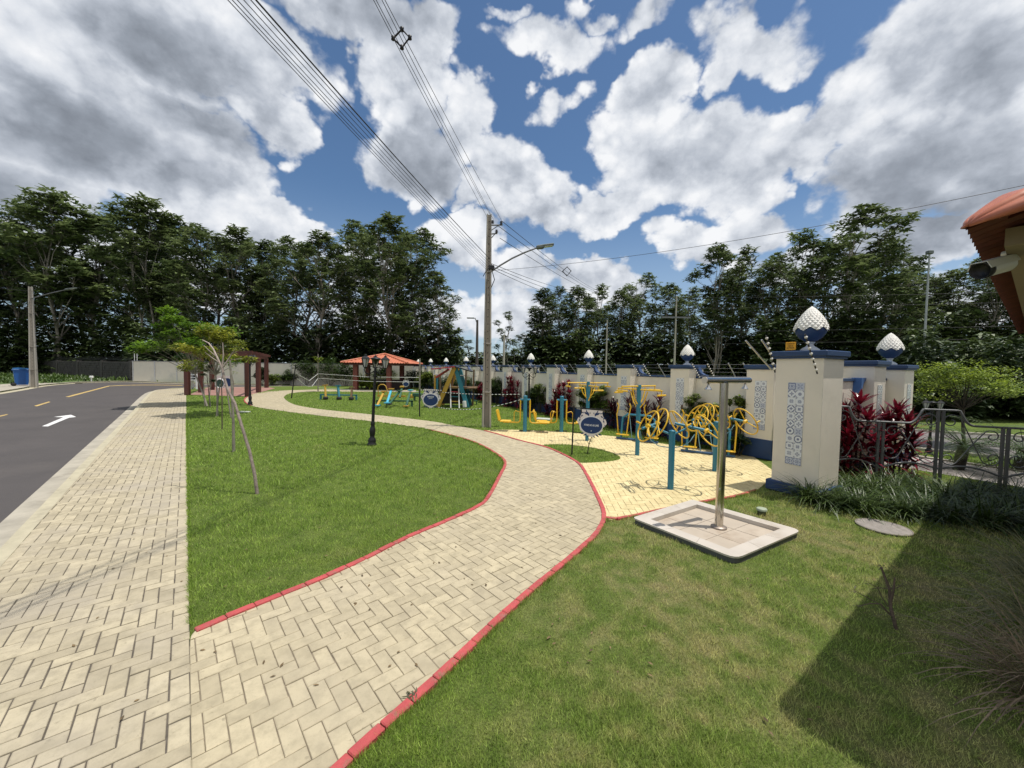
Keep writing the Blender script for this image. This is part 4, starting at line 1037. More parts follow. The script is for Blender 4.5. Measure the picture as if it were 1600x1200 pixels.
# ================================================================ garden lamps
glassm = mat('lantern_glass', (.34, .36, .36), .15, var=.05, spec=.8)
def garden_lamp(label, loc, h=2.35, tilt=0., heads=((-1, 0), (1, 0)), rz=0., s=1.):
    t = thing('garden_lamp', label, 'lamp post', loc, rz, 'black cast iron garden lamps')
    MB().lathe([(.115, 0), (.115, .03), (.09, .05), (.10, .10), (.085, .16), (.055, .20), (.065, .26), (.075, .36), (.062, .44), (.045, .48), (.05, .52), (.055, .56), (.042, .60)], n=14).build('base', blk, t)
    m_ = MB(); m_.tube([(0, 0, .58), (0, 0, h-.42)], [.040, .030], 12)
    for z in (.95, 1.35, h-.62): m_.lathe([(.03, -.02), (.05, 0), (.03, .02)], (0, 0, z), 12)
    m_.build('post', blk, t); MB().lathe([(.03, 0), (.045, .06), (.12, .12), (.15, .13), (.10, .16), (.0, .18)], (0, 0, h-.32), 16).build('crown', blk, t)
    for (dx, dy) in heads:
        a = atan2(dy, dx); M = Matrix.Rotation(a, 3, 'Z'); m_ = MB(); q = lambda x, z: M@Vector((x, 0, z))
        m_.tube([q(.03, h-.50), q(.14, h-.58), q(.24, h-.55), q(.27, h-.48), q(.25, h-.40)], .013, 6)
        m_.tube([q(.03, h-.42), q(.10, h-.38), q(.17, h-.42), q(.16, h-.48), q(.11, h-.48), q(.11, h-.44)], .009, 6)
        m_.tube([q(.03, h-.64), q(.12, h-.66), q(.19, h-.60), q(.20, h-.55)], .009, 6)
        A = m_.build('arm', blk, t); c = q(.25, h-.40)
        MB().lathe([(.045, 0), (.095, .20)], c, 6, smooth=False).build('lantern_glass', glassm, A)
        m_ = MB()
        for k in range(6):
            an = 2*pi*k/6; m_.tube([c+Vector((.047*cos(an), .047*sin(an), 0)), c+Vector((.099*cos(an), .099*sin(an), .20))], .008, 4)
        m_.lathe([(.0, -.05), (.02, -.04), (.05, -.01), (.05, .0)], c, 6, False); m_.lathe([(.115, .195), (.12, .205), (.07, .25), (.03, .275), (.035, .29), (.012, .31), (0, .33)], c, 6, False)
        m_.build('lantern_frame', blk, A)
    t.rotation_euler = (0, tilt, rz); t.scale = (s, s, s); return t
p = G(581, 695); GL = garden_lamp('black cast iron garden lamp with three lanterns on the left lawn', p, At(590, 549, p.y).z, R(2.6), ((-1, -.1), (1, -.1), (-.35, .9)))
p = G(391, 633); garden_lamp('black garden lamp beside the red pergola at the bend of the path', p, At(393, 551, p.y).z, 0, ((1, -.2), (-.3, .9)))
p = At(826, 640, 15.8); p.z = 0; garden_lamp('black two lantern garden lamp in front of the wall behind the yellow seats', p, 2.22, 0, ((-1, -.1), (1, -.1)))
p = G(1451, 709); garden_lamp('small black garden lamp on the street verge beyond the iron fence', p, 2.0, R(1), ((-1, -.1), (1, -.1)), s=.72)

# ================================================================ hanging signs
navy = mat('sign_navy', (.006, .032, .12), .7, var=.04); swht = mat('sign_white', (.66, .62, .60), .5, var=.04); steelb = mat('sign_teal', (.03, .10, .16), .5)
def oval(rx, rz, n=40, cx=0, cz=0): return [(cx+rx*cos(2*pi*i/n), cz+rz*sin(2*pi*i/n)) for i in range(n)]
XZ = lambda y: Matrix(((1, 0, 0, 0), (0, 0, 1, y), (0, 1, 0, 0), (0, 0, 0, 1)))
def board(t, y0, W, lines, cx, cz, dark=False):
    """scrolled white board with a white rimmed navy oval; faces -y"""
    k = W/.72; o = [(-.25, .36), (.25, .35), (.245, .28), (.27, .20), (.335, .12), (.36, .04), (.31, -.03), (.27, -.06), (.26, -.15), (.14, -.24), (.08, -.27), (.05, -.30), (-.05, -.30), (-.09, -.27), (-.16, -.24), (-.27, -.15), (-.29, -.05), (-.31, -.01), (-.36, .07), (-.33, .14), (-.27, .20), (-.24, .28)]
    b = MB().prism([(cx+x*k, cz+z*k) for x, z in o], -.006, .006, XZ(y0)).build('board', steelb if dark else swht, t)
    MB().prism(oval(.278*k, .222*k, cx=cx, cz=cz-.02*k), -.004, .004, XZ(y0-.010)).build('oval_rim', mat('rim_white', (.72, .74, .75), .4), b)
    MB().prism(oval(.258*k, .203*k, cx=cx, cz=cz-.02*k), -.004, .004, XZ(y0-.016)).build('oval_panel', navy, b)
    m_ = MB(); rr = random.Random(4)
    for s_ in (-1, 1):   # painted leaf scrolls
        for (x, z, a, l) in ((.07, .20, 60, .13), (.10, .23, 35, .11), (.13, .29, 80, .06), (.19, .27, 10, .06), (.21, .22, -40, .07), (.28, .13, 70, .08), (.30, .06, 110, .07), (.31, .01, -60, .05), (.05, .25, 95, .05), (.10, -.24, -30, .10), (.16, -.23, -10, .10), (.06, -.27, -70, .07)):
            a = R(a); c, s = cos(a), sin(a); P = []
            for u, v in ((0, 0), (.3, .22), (.7, .20), (1, 0), (.65, -.16), (.3, -.14)): P.append((cx+s_*(x+(u*c-v*s)*l)*k, cz+(z+(u*s+v*c)*l)*k))
            m_.prism(P if s_ > 0 else P[::-1], -.002, .002, XZ(y0-.008))
    tag(m_.build('leaf_scrolls', navy, b), kind='stuff')
    for (s_, z, sz) in lines:
        q = text_mesh('lettering', s_, sz*k, mat('letter_white', (.75, .78, .80), .5), b, .001, bold=.0008*k*(sz > .04)); q.rotation_euler = (pi/2, 0, 0); q.location = (cx, y0-.0215, cz+z*k); q.scale = (.56 if len(s_) > 12 else .8, 1, 1)
    return b
S0 = G(893.5, 710.5); zt = At(898, 633, S0.y).z
t = thing('fitness_sign', 'hanging FITNESS AO AR LIVRE sign with navy oval in the small green island', 'sign', S0, R(-14)); t.rotation_euler = (0, R(1.2), R(-16))
MB().box((0, 0, zt/2), (.032, .032, zt), bevel=.004).build('post', blk, t); MB().box((.40, 0, zt-.06), (.80, .022, .022)).build('arm', blk, t)
board(t, 0, .68, (('FITNESS AO AR LIVRE', -.02, .066), ('A', -.155, .05)), .42, zt-.06-.36)
p = G(655.5, 651); zt2 = At(656.5, 608, p.y).z
t = thing('play_sign', 'hanging navy oval sign with ornate edges at the front of the play area', 'sign', p, R(-6))
MB().box((0, 0, zt2/2), (.04, .04, zt2), bevel=.004).build('post', blk, t)
m_ = MB(); m_.box((.45, 0, zt2-.03), (.9, .03, .03)); m_.build('arm', striped('stripe_arm', 0, .09, (.03, .03, .03), (.65, .65, .62)), t)
board(t, 0, .82, (('PARQUE', .09, .075), ('INFANTIL', .03, .04)), .46, zt2-.08-.32)
p = At(640, 620, 26.); p.z = 0
t = thing('small_distant_sign', 'small navy and white oval sign far behind the seesaws', 'sign', p, 0); z_ = At(632, 593, 26).z
MB().box((0, 0, z_/2), (.05, .05, z_)).build('post', blk, t); board(t, 0, .50, (), -.25, z_-.30)
p = At(356, 612, 27.); p.z = 0
t = thing('mural_board', 'white board with large navy and green ovals under the red pergola', 'sign', p, 0); z_ = At(350, 597, 27).z
MB().box((-.25, 0, z_+.02), (1.1, .04, .85)).build('board', swht, t)
MB().prism(oval(.30, .30, cx=.0, cz=z_-.02), -.004, .004, XZ(-.028)).build('oval_panel', navy, t); MB().prism(oval(.26, .34, cx=-.52, cz=z_-.1), -.004, .004, XZ(-.026)).build('oval_panel', mat('dark_green_panel', (.02, .07, .05), .5), t); MB().ring((-.52, -.03, z_-.1), (0, 1, 0), .31, .035).build('oval_rim', MATS['rim_white'], t)
for s_ in (-.7, .25): MB().box((s_, 0, z_/2-.2), (.05, .05, z_)).build('post', MATS['rim_white'], t)
p = At(304.5, 612, 30.); p.z = 0
t = thing('white_shelf', 'narrow white open shelf standing under the red pergola', 'shelf', p, 0); z_ = At(304, 573, 30).z; m_ = MB()
for x in (-.22, .22): m_.box((x, 0, z_/2), (.06, .3, z_))
for i in range(6): m_.box((0, 0, .7+i*(z_-.7)/5), (.44, .3, .05))
m_.build('frame', MATS['rim_white'], t); MB().box((0, .13, z_/2+.35), (.40, .02, z_-.8)).build('back_panel', mat('shelf_dark', (.05, .05, .05), .8), t)

# ================================================================ exercise machines
yl = mat('machine_yellow', (.68, .42, .022), .38, var=.06, dirt=((.40, .22, .02), .35, 8)); tl = mat('machine_teal', (.022, .17, .26), .42, var=.06, dirt=((.05, .14, .20), .4, 6))
def leg_press(label, loc, rz):
    t = thing('leg_press_machine', label, 'exercise machine', loc, rz, 'twin seat leg press machines'); MB().tube([(0, 0, 0), (0, 0, 1.12)], .062, 18).build('post', tl, t)
    MB().lathe([(.066, 0), (.066, .02), (0, .035)], (0, 0, 1.12), 18).build('post_cap', tl, t); MB().box((0, 0, .03), (.36, .05, .03)).build('foot_rest', blk, t)
    MB().tube([(-.16, 0, 1.02), (.16, 0, 1.02)], .03, 10).build('pivot', tl, t)
    for s_ in (-1, 1):
        a = MB(); a.tube([(s_*.15, 0, 1.03), (s_*.15, 0, .40), (s_*.17, 0, .32), (s_*.24, 0, .29), (s_*.70, 0, .29)], .024, 10).build('swing_arm', yl, t)
        MB().tube([(s_*.17, 0, .62), (s_*.30, 0, .66), (s_*.35, 0, .60), (s_*.35, 0, .30)], .013, 8).build('hand_loop', yl, t)
        MB().box((s_*.62, 0, .325), (.34, .32, .04), bevel=.015).build('seat', yl, t); MB().box((s_*.86, 0, .51), (.04, .32, .36), rot=Matrix.Rotation(s_*R(14), 3, 'Y'), bevel=.015).build('backrest', yl, t)
    return t
p = G(820, 674.5); LP1 = leg_press('twin seat yellow and teal leg press nearest the big utility pole', p, R(-8))
copy_tree(LP1, G(877, 674.8), R(-8), 'twin seat yellow and teal leg press just left of the hanging sign')
def pull_post(label, loc, rz, h=1.66):
    t = thing('overhead_press_machine', label, 'exercise machine', loc, rz, 'overhead pull machines'); MB().tube([(0, 0, 0), (0, 0, h)], .050, 16).build('post', tl, t)
    for k in range(4):
        a = k*pi/2+.25; M = Matrix.Rotation(a, 3, 'Z'); q = lambda x, z, y=0: M@Vector((x, y, z)); zz = h-.03-.08*(k % 2)
        m_ = MB().tube([q(.04, zz), q(.62, zz)], .017, 8).tube([q(.04, zz-.42), q(.15, zz-.30), q(.24, zz-.04)], .014, 8).tube([q(.60, zz), q(.60, zz-.10)], .012, 6); A = m_.build('arm', yl, t)
        MB().tube([q(.60, zz-.10, -.15), q(.60, zz-.10, .15)], .020, 8).build('handle', yl, A)
    return t
PP = pull_post('teal post with four yellow pull arms left of the hanging sign behind it', G(917, 688.5), R(0)); copy_tree(PP, G(995.5, 711), R(20), 'teal post with four yellow pull arms in front of the left air walker')
def air_walker(label, loc, rz, L=1.08):
    t = thing('air_walker', label, 'exercise machine', loc, rz, 'air walker machines')
    for s_ in (-1, 1): MB().tube([(s_*L/2, 0, .04), (s_*L/2, 0, .04)], .01, 4)
    MB().box((0, 0, .035), (L+.1, .07, .05), bevel=.01).build('base_beam', mat('machine_navy', (.03, .09, .20), .5), t)
    MB().tube([(-L*.42, .0, .05), (-L*.42, .12, .62), (-L*.30, .14, .72), (L*.30, .14, .72), (L*.42, .12, .62), (L*.42, 0, .05)], .030, 10).build('frame', tl, t)
    m_ = MB()
    for x in (-.25, .0, .25): m_.tube([(x*L, .14, .72), (x*L+.12, .05, .06)], .012, 6)
    m_.build('braces', mat('machine_sky', (.20, .38, .46), .45), t)
    for i, x in enumerate((-L*.55, -L*.22, L*.22, L*.55)):
        d = .10*(-1)**i; A = MB().tube([(x, .0, 1.06), (x+.05*(1 if x < 0 else -1), .0, .96), (x, 0, .72), (x+d*.2, d, .16)], .017, 8).build('swing_leg', yl, t)
        MB().tube([(x, 0, 1.05), (x, 0, 1.16)], .022, 8).build('grip', mat('grip_brown', (.06, .03, .02), .7), A)
    for i, x in enumerate((-L*.38, L*.38)):
        MB().box((x, .0, .14), (L*.34, .11, .03), bevel=.01).build('foot_plate', yl, t)
    return t
p0, p1_ = G(965, 685.5), G(1026, 693); c_ = (p0+p1_)/2; AW = air_walker('yellow and teal air walker on the far side of the yard by purple plants', c_, atan2(p1_.y-p0.y, p1_.x-p0.x))
p0, p1_ = G(1066, 705.5), G(1146, 715); c_ = (p0+p1_)/2; copy_tree(AW, c_, atan2(p1_.y-p0.y, p1_.x-p0.x), 'yellow and teal air walker behind the wheel machines by the green shrubs')
def wheels(label, loc, rz=0.):
    t = thing('tai_chi_wheels', label, 'exercise machine', loc, rz, 'tai chi wheel machines'); MB().tube([(0, 0, 0), (0, 0, .98)], .050, 18).build('post', tl, t); MB().lathe([(.054, 0), (.054, .015), (0, .03)], (0, 0, .98), 18).build('post_cap', tl, t)
    m_ = MB(); m_.tube([(0, 0, .92), (-.34, .10, 1.06)], .018, 8); m_.tube([(0, 0, .92), (.30, .02, 1.06)], .018, 8); m_.tube([(-.50, .02, 1.02), (-.14, .20, 1.10)], .024, 8); m_.tube([(.10, .14, 1.10), (.62, -.08, 1.00)], .024, 8)
    for a in range(2): pass
    m_.build('arms', tl, t); m_ = MB(); m_.tube([(0, 0, .70)]+[(-.42*sin(u), .05, 1.02-.34*cos(u)*1.) for u in (.5, .9, 1.3)], .008, 6); m_.tube([(0, 0, .70)]+[(.42*sin(u), .05, 1.02-.34*cos(u)) for u in (.5, .9, 1.3)], .008, 6); m_.build('stay', mat('machine_sky', (.20, .38, .46), .45), t)
    for (c, n, r_) in (((-.42, -.02, 1.07), (-.90, -.10, .42), .275), ((-.20, .14, 1.10), (-.90, -.10, .42), .27), ((.20, .22, 1.07), (.87, .08, .44), .26), ((.53, -.10, 1.02), (.87, .08, .44), .285)):
        N = Vector(n).normalized(); X, Y = frame_to(N); c = Vector(c); W = MB().ring(c, N, r_, .0125, 40, 8).build('wheel_rim', yl, t); m_ = MB()
        for k in range(3):
            a = k*2*pi/3+.4; m_.tube([c, c+(X*cos(a)+Y*sin(a))*r_], .010, 6)
        m_.lathe([(.035, -.03), (.035, .03)], c, 12, M=N.to_track_quat('Z', 'Y').to_matrix()); m_.build('spokes', yl, W)
        MB().tube([c+X*r_*.9+N*.01, c+X*r_*.9+N*.10], .016, 8).build('knob', yl, W)
    return t
WM = wheels('teal post with four big yellow wheels nearest the shower', G(1047.5, 764)); copy_tree(WM, G(1117, 736), R(4), 'teal post with yellow wheels partly hidden behind the shower column')

# ================================================================ play area
ply = mat('play_yellow', (.45, .27, .03), .6, dirt=((.2, .12, .03), .4, 3)); plb = mat('play_blue', (.02, .17, .22), .55); plr = mat('play_red', (.45, .05, .06), .55); plg = mat('play_green', (.02, .09, .05), .6); lw = mat('play_white', (.62, .62, .60), .6); wood = mat('play_wood', (.16, .10, .05), .8)
C0 = G(708, 637); Yp = C0.y; PX = lambda px: At(px, 600, Yp).x-C0.x; PZ = lambda py: At(708, py, Yp).z
t = thing('climbing_frame', 'multicoloured wooden climbing frame with crossed yellow and blue beams and a ladder', 'climbing frame', C0)
zc = PZ(574)
MB().add([], []) if 0 else None
def beam(nm, a, b, w, m, th=.05, par=None):
    a, b = Vector(a), Vector(b); d = b-a; M = d.to_track_quat('X', 'Z').to_matrix(); return MB().box((a+b)/2, (d.length, w, th), rot=M).build(nm, m, par or t)
for yy in (0., 1.3):
    beam('yellow_beam', (PX(684), yy, .0), (PX(710), yy, zc), .10, ply, .20); beam('blue_beam', (PX(731), yy, .0), (PX(711), yy+.06, zc), .10, plb, .20)
MB().box((PX(717), .7, .98), (PX(744)-PX(692), 1.3, .06)).build('deck', wood, t); MB().box((PX(705), .9, .55), (1.1, .9, .8)).build('dark_box', mat('dark_box_mat', (.02, .018, .015), .9), t)  # second box: near-black filler below the deck
for x in (700, 722, 735): beam('deck_post', (PX(x), 1.2, 0), (PX(x)+.05, 1.2, 1.9), .08, wood, .08)
beam('roof_panel', (PX(675), .3, PZ(577)), (PX(710), .3, PZ(573)), 1.0, plr, .05); beam('roof_panel', (PX(711), .3, PZ(573)), (PX(737), .3, PZ(580)), 1.0, blk, .05)
beam('red_slide', (PX(676), .9, PZ(591)), (PX(697), .9, PZ(577)), .5, plr, .08)
beam('back_rail', (PX(668), 1.3, PZ(586)), (PX(742), 1.3, PZ(588)), .05, lw, .05)
L = MB()
LA, LB, LC, LD_ = Vector((PX(706), -.25, 0)), Vector((PX(703), .15, PZ(600))), Vector((PX(719), -.25, 0)), Vector((PX(716), .15, PZ(601)))
beam('ladder_rail', LA, LB, .05, lw, .07); beam('ladder_rail', LC, LD_, .05, lw, .07)
for i in range(5):
    u = .08+i*.2; beam('ladder_rung', LA.lerp(LB, u), LC.lerp(LD_, u), .05, [plg, ply, plb, plr, ply][i], .035)
for x, m in ((667, ply), (671, plb), (676, wood)): beam('back_post', (PX(x), 2.0, 0), (PX(x), 2.0, PZ(586)), .09, m, .09)
MB().tube([(PX(726), -.1, .35), (PX(727), -.1, .05)], .10, 8).build('swing_seat', lw, t)
# two seesaw sets
def spring_bench(label, base, x0, x1, n, bm, pads, group=None):
    t = thing('spring_rider_bench', label, 'seesaw', base, 0, 'children seesaws'); w = x1-x0
    MB().box((0, 0, .28), (w, .09, .07)).build('beam', bm, t)
    for s_ in (-1, 1): MB().box((s_*(w/2-.04), 0, .14), (.08, .09, .28)).build('leg', bm, t)
    return t, w
b0 = G(529, 624.5); sx = lambda a, Y: (At(a, 600, Y).x)
t, w = spring_bench('low teal seesaw bench with three upright boards on the play lawn', b0, sx(500, b0.y), sx(558, b0.y), 3, plb, None)
for i, (xa, xb, top, m) in enumerate(((507, 510, 602, ply), (527, 531, 603, plb), (549, 550, 606, wood))):
    z1 = At(xa, top, b0.y).z; q0 = (sx(xb, b0.y)-b0.x, -.10, .10); q1 = (sx(xa, b0.y)-b0.x, .08, z1); beam('board', q0, q1, .10, m, .16, t); MB().lathe([(0, -.10), (.14, -.08), (.15, 0), (.12, .08), (0, .10)], q0, 12).build('tyre', MATS['tyre'], t)
    beam('seat_plate', (q1[0]-.13, q1[1], q1[2]), (q1[0]+.13, q1[1], q1[2]+.02), .2, m, .06, t)
b0 = G(616.5, 635); t, w = spring_bench('dark green seesaw beam with crossing yellow, blue and green planks', b0, sx(588, b0.y), sx(645, b0.y), 4, plg, None)
lb_ = mat('play_light_blue', (.06, .36, .50), .5)
for (xa, ya, xb, yb, m, ma, mb_) in ((594, 613, 596, 634, ply, ply, lb_), (606, 609, 611, 630, lb_, ply, lb_), (619, 612, 614, 632, plg, plg, MATS['tyre']), (637, 611, 640, 635, plg, lb_, ply)):
    A_1 = (sx(xa, b0.y)-b0.x, .55, At(xa, ya, b0.y+.6).z); B_1 = (sx(xb, b0.y)-b0.x, -.6, max(.06, At(xb, yb, b0.y-.6).z)); beam('plank', A_1, B_1, .10, m, .06, t)
    beam('seat_plate', (A_1[0]-.12, A_1[1], A_1[2]+.05), (A_1[0]+.12, A_1[1], A_1[2]+.05), .26, ma, .05, t); beam('seat_plate', (B_1[0]-.12, B_1[1], B_1[2]+.02), (B_1[0]+.12, B_1[1], B_1[2]+.02), .26, mb_, .05, t)
b0 = G(612, 627); t = thing('yellow_seesaw', 'low yellow seesaw with an arched hoop behind the green one', 'seesaw', b0, 0, 'children seesaws')
beam('beam', (sx(590, b0.y)-b0.x, 0, .30), (sx(634, b0.y)-b0.x, 0, .30), .09, ply, .10); m_ = MB(); m_.tube([(-.75, 0, .3)]+[(-.55-.25*cos(u), 0, .75+.22*sin(u)) for u in (0, .6, 1.2, 1.9, 2.5, pi)]+[(-.15, 0, .3)], .03, 8).build('hoop', ply, t)
beam('plank', (.45, .5, .75), (.55, -.3, .25), .1, plg, .06); MB().box((.45, .5, .82), (.22, .22, .10), bevel=.02).build('seat_plate', ply, t)
b0 = G(649, 626.5); t = thing('toy_block_bench', 'small green and yellow wooden play animal beside the play sign', 'play animal', b0, 0); MB().box((.1, 0, .36), (.5, .25, .22), bevel=.03).build('body', plg, t); MB().box((-.22, -.02, .27), (.30, .2, .20), bevel=.03).build('head', ply, t)
for x in (-.05, .28): MB().box((x, 0, .13), (.07, .2, .26)).build('leg', plg, t)
b0 = G(742, 632); t = thing('low_green_stool', 'low dark green slatted stool on the lawn left of the utility pole', 'stool', b0, 0); MB().box((0, 0, .20), (.20*1.2, .25, .05)).build('seat', plg, t)
for x in (-.1, .1): MB().box((x, 0, .09), (.04, .22, .18)).build('leg', plg, t)
# net posts, ropes and the black and white chains
def pole_at(name, lab, px, py, tx, ty, r_, m, grp=None):
    b = G(px, py); e = At(tx, ty, b.y); o = MB().tube([(0, 0, 0), e-b], [r_, r_*.85], 8).build(name, m); o.location = b; tag(o, lab, 'post', grp); return e
n1_ = pole_at('net_post', 'leaning black net post at the left end of the play lawn', 455.5, 622, 462, 570, .035, blk)
n2_ = pole_at('net_post', 'slim pale sapling pole carrying ropes on the play lawn', 497, 611.5, 497, 553, .045, mat('bark_pale', (.22, .20, .16), .9, var=.3, scale=10))
n3_ = pole_at('net_post', 'slim grey post holding the ropes at the play sign', 655.5, 640, 656, 560, .04, MATS['bark_pale'])
rope = mat('rope_white', (.55, .55, .52), .8)
def ropeline(lab, pts, r_=.018, m=rope, name='rope'):
    o = MB().tube(pts, r_, 5).build(name, m); tag(o, lab, 'rope', 'ropes strung round the play area'); return o
ya, yb = G(455.5, 622).y, G(497, 611.5).y; yc = G(655.5, 640).y
ropeline('sagging white rope hanging in a V between the black and pale posts', [At(467, 586, ya), At(483, 595, (ya+yb)/2), At(497, 584, yb)]); ropeline('white rope crossing low between the black and pale posts', [At(465, 592, ya), At(478, 603, (ya+yb)/2), At(487, 604, (ya+yb)/2), At(497, 591, yb)])
for i, (a, b) in enumerate(((584, 590), (591, 597), (606, 612))): ropeline('%s white rope running right from the pale post in front of the kiosk' % ['top', 'middle', 'lowest'][i], [At(497, a, yb), At(575, (a+b)/2+2, (yb+yc)/2), At(655, b, yc)], .014)
def chainmat(): return striped('chain_stripe', 0, .16, (.04, .04, .04), (.70, .70, .66))
def sagline(A, B, sag, n=16): return [A.lerp(B, i/n)-Vector((0, 0, sag*4*(i/n)*(1-i/n))) for i in range(n+1)]
A1 = At(683, 636, Yp-.1); B1 = At(822, 622, 13.5); o = MB().tube(sagline(A1, B1, .25), .016, 5).build('safety_chain', chainmat()); tag(o, 'low sagging black and white chain in front of the climbing frame', 'chain', 'black and white safety chains')
A1 = At(690, 613, Yp); B1 = At(812, 616, 15.5); o = MB().tube(sagline(A1, B1, .05), .014, 5).build('safety_chain', chainmat()); tag(o, 'upper taut black and white chain behind the utility pole', 'chain', 'black and white safety chains')
a = G(813, 637.5); e = At(804, 609, a.y+.2); o = MB().tube([(0, 0, 0), e-a], .022, 6).build('leaning_stick', MATS['play_white']); o.location = a; tag(o, 'leaning white stick holding the chain beside the red cordyline', 'stick')

# ================================================================ kiosk with tiled roof
terra = mat('terracotta', (.46, .145, .075), .6, var=.18, scale=2.5, dirt=((.22, .07, .05), .5, 4)); brickp = mat('brick_red_paint', (.155, .040, .028), .6, var=.15, scale=4)
Yk = 34.; kc = At(592, 600, Yk); kx0, kx1 = At(537, 567, Yk-2).x, At(640, 567, Yk-2).x; ez = At(590, 567.5, Yk-2.2).z; hw = (kx1-kx0)/2; az_ = ez+.80
t = thing('tiled_kiosk', 'open kiosk with hipped orange tile roof and dark red posts', 'kiosk', ((kx0+kx1)/2, Yk, 0), 0)
m_ = MB(); hd = 2.6; n = 22
def roofside(ax, w, d):   # ax: rotation of this face; ribs run from eave to apex
    M = Matrix.Rotation(ax, 3, 'Z'); N = int(w*2/.22); P = []
    for i in range(N*4+1):
        x = -w+2*w*i/(N*4); hgt = .045*abs(sin(pi*i/4)); f = 1-abs(x)/w
        P.append((M@Vector((x, -d, ez+hgt)), M@Vector((x, -d*(1-f), ez+hgt+(az_-ez)*f))))
    V = [p for q in P for p in q]; F = [(2*i, 2*i+2, 2*i+3, 2*i+1) for i in range(len(P)-1)]; m_.add(V, F)
roofside(0, hw, hd); roofside(pi, hw, hd); roofside(pi/2, hd, hw); roofside(-pi/2, hd, hw); m_.add([(-hw, -hd, ez-.03), (hw, -hd, ez-.03), (hw, hd, ez-.03), (-hw, hd, ez-.03)], [(0, 3, 2, 1)])
rf = m_.build('roof', terra, t); m_ = MB()
for sx_ in (-1, 1):
    for sy_ in (-1, 1): m_.tube([(sx_*hw, sy_*hd, ez+.04), (0, 0, az_+.05)], .09, 6)
m_.build('hip_caps', terra, rf); MB().box((0, 0, ez-.10), (2*hw-.3, 2*hd-.3, .14)).build('eave_beam', mat('dark_red_wood', (.06, .018, .014), .7), t)
for px, yy in ((556, -1.9), (608, -1.9), (628, 1.6), (575, 1.6)):
    MB().box((At(px, 590, Yk+yy).x-(kx0+kx1)/2, yy, ez/2), (.36, .36, ez), bevel=.02).build('post', brickp, t)
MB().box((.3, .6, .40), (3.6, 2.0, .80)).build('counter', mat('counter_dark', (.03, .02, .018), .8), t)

# ================================================================ pergola and its floor
pc = [G(293, 617.5), G(387, 619.5), G(332, 609), G(416.5, 605.5)]; hp = At(388, 552.5, pc[1].y).z
pp = gl([(296, 616.5), (384, 619), (430, 606.5), (418, 604.6), (325, 605.2), (306, 612)]); sheet('pergola_paving', pp, -.004, mat('red_paving', (.30, .16, .13), .85, var=.15, scale=3, dirt=((.36, .28, .22), .5, 1)))
t = thing('red_pergola', 'dark red timber pergola standing where the pavement meets the path', 'pergola', (pc[0].x, pc[0].y, 0), 0); rw = mat('pergola_red', (.080, .022, .015), .6, var=.2, scale=4, dirt=((.05, .016, .012), .5, 3))
o0 = Vector((pc[0].x, pc[0].y, 0)); posts = [G(293, 617.3), G(314, 613), G(331.5, 609), G(387.3, 619.8), G(404, 613.3), G(416.5, 605.7)]
for q in posts: MB().box((q.x-o0.x, q.y-o0.y, hp/2-.1), (.25, .25, hp-.2), bevel=.02).build('post', rw, t)
Lft, Rgt = (posts[0], posts[2]), (posts[3], posts[5])
for a, b in (Lft, Rgt):
    d = (b-a); a2 = a-d*.06; b2 = b+d*.06; c = (a2+b2)/2; dd2 = b2-a2; MB().box((c.x-o0.x, c.y-o0.y, hp-.1), (dd2.length, .16, .24), rz=atan2(d.y, d.x)).build('side_beam', rw, t)
for i in range(7):
    u = i/6; a = Lft[0].lerp(Lft[1], u); b = Rgt[0].lerp(Rgt[1], u); d = b-a; c = (a+b)/2; MB().box((c.x-o0.x, c.y-o0.y, hp+.09), (d.length+.7, .09, .17), rz=atan2(d.y, d.x)).build('cross_beam', rw, t)
# person sitting under the pergola is too small to tell from the dark shrub there

# ================================================================ iron fence on the right
fm = mat('fence_grey', (.15, .155, .158), .5, metal=.2, var=.08)
fpts = [(1302, 634, 7.05), (1375, 655, 6.85), (1467, 645, 6.6), (1570, 676, 6.3), (1690, 665, 6.0)]
FB = [At(a, 700, Y) for a, b, Y in fpts]
zb_, zlo, zhi = .40, 1.15, 1.40
t = thing('wrought_iron_fence', 'grey wrought iron fence with scrolls and a wavy top rail beside the corner pillar', 'fence', (FB[0].x, FB[0].y, 0))
o0 = Vector((FB[0].x, FB[0].y, 0)); fl = [Vector((p.x, p.y, 0))-o0 for p in FB]
def fp(i, u, z): q = fl[i].lerp(fl[i+1], u); return Vector((q.x, q.y, z))
for i in range(5):
    hgt = zhi if i % 2 == 0 else zlo
    for off in ((0,) if i == 0 else (-.035, .035)):
        dq = (fl[1]-fl[0]).normalized(); q = fl[i]+dq*off; MB().box((q.x, q.y, hgt/2), (.035 if i else .04, .035, hgt), rz=atan2(dq.y, dq.x)).build('post', fm, t)
def spiral(c, dirx, r0, turns, z0, start, hand=1, n=26):
    P = []
    for k in range(n+1):
        u = k/n; a = start+hand*turns*2*pi*u; r_ = r0*(1-u*.82); P.append(Vector((c.x, c.y, c.z))+dirx*(r_*cos(a))+Vector((0, 0, r_*sin(a))))
    return P
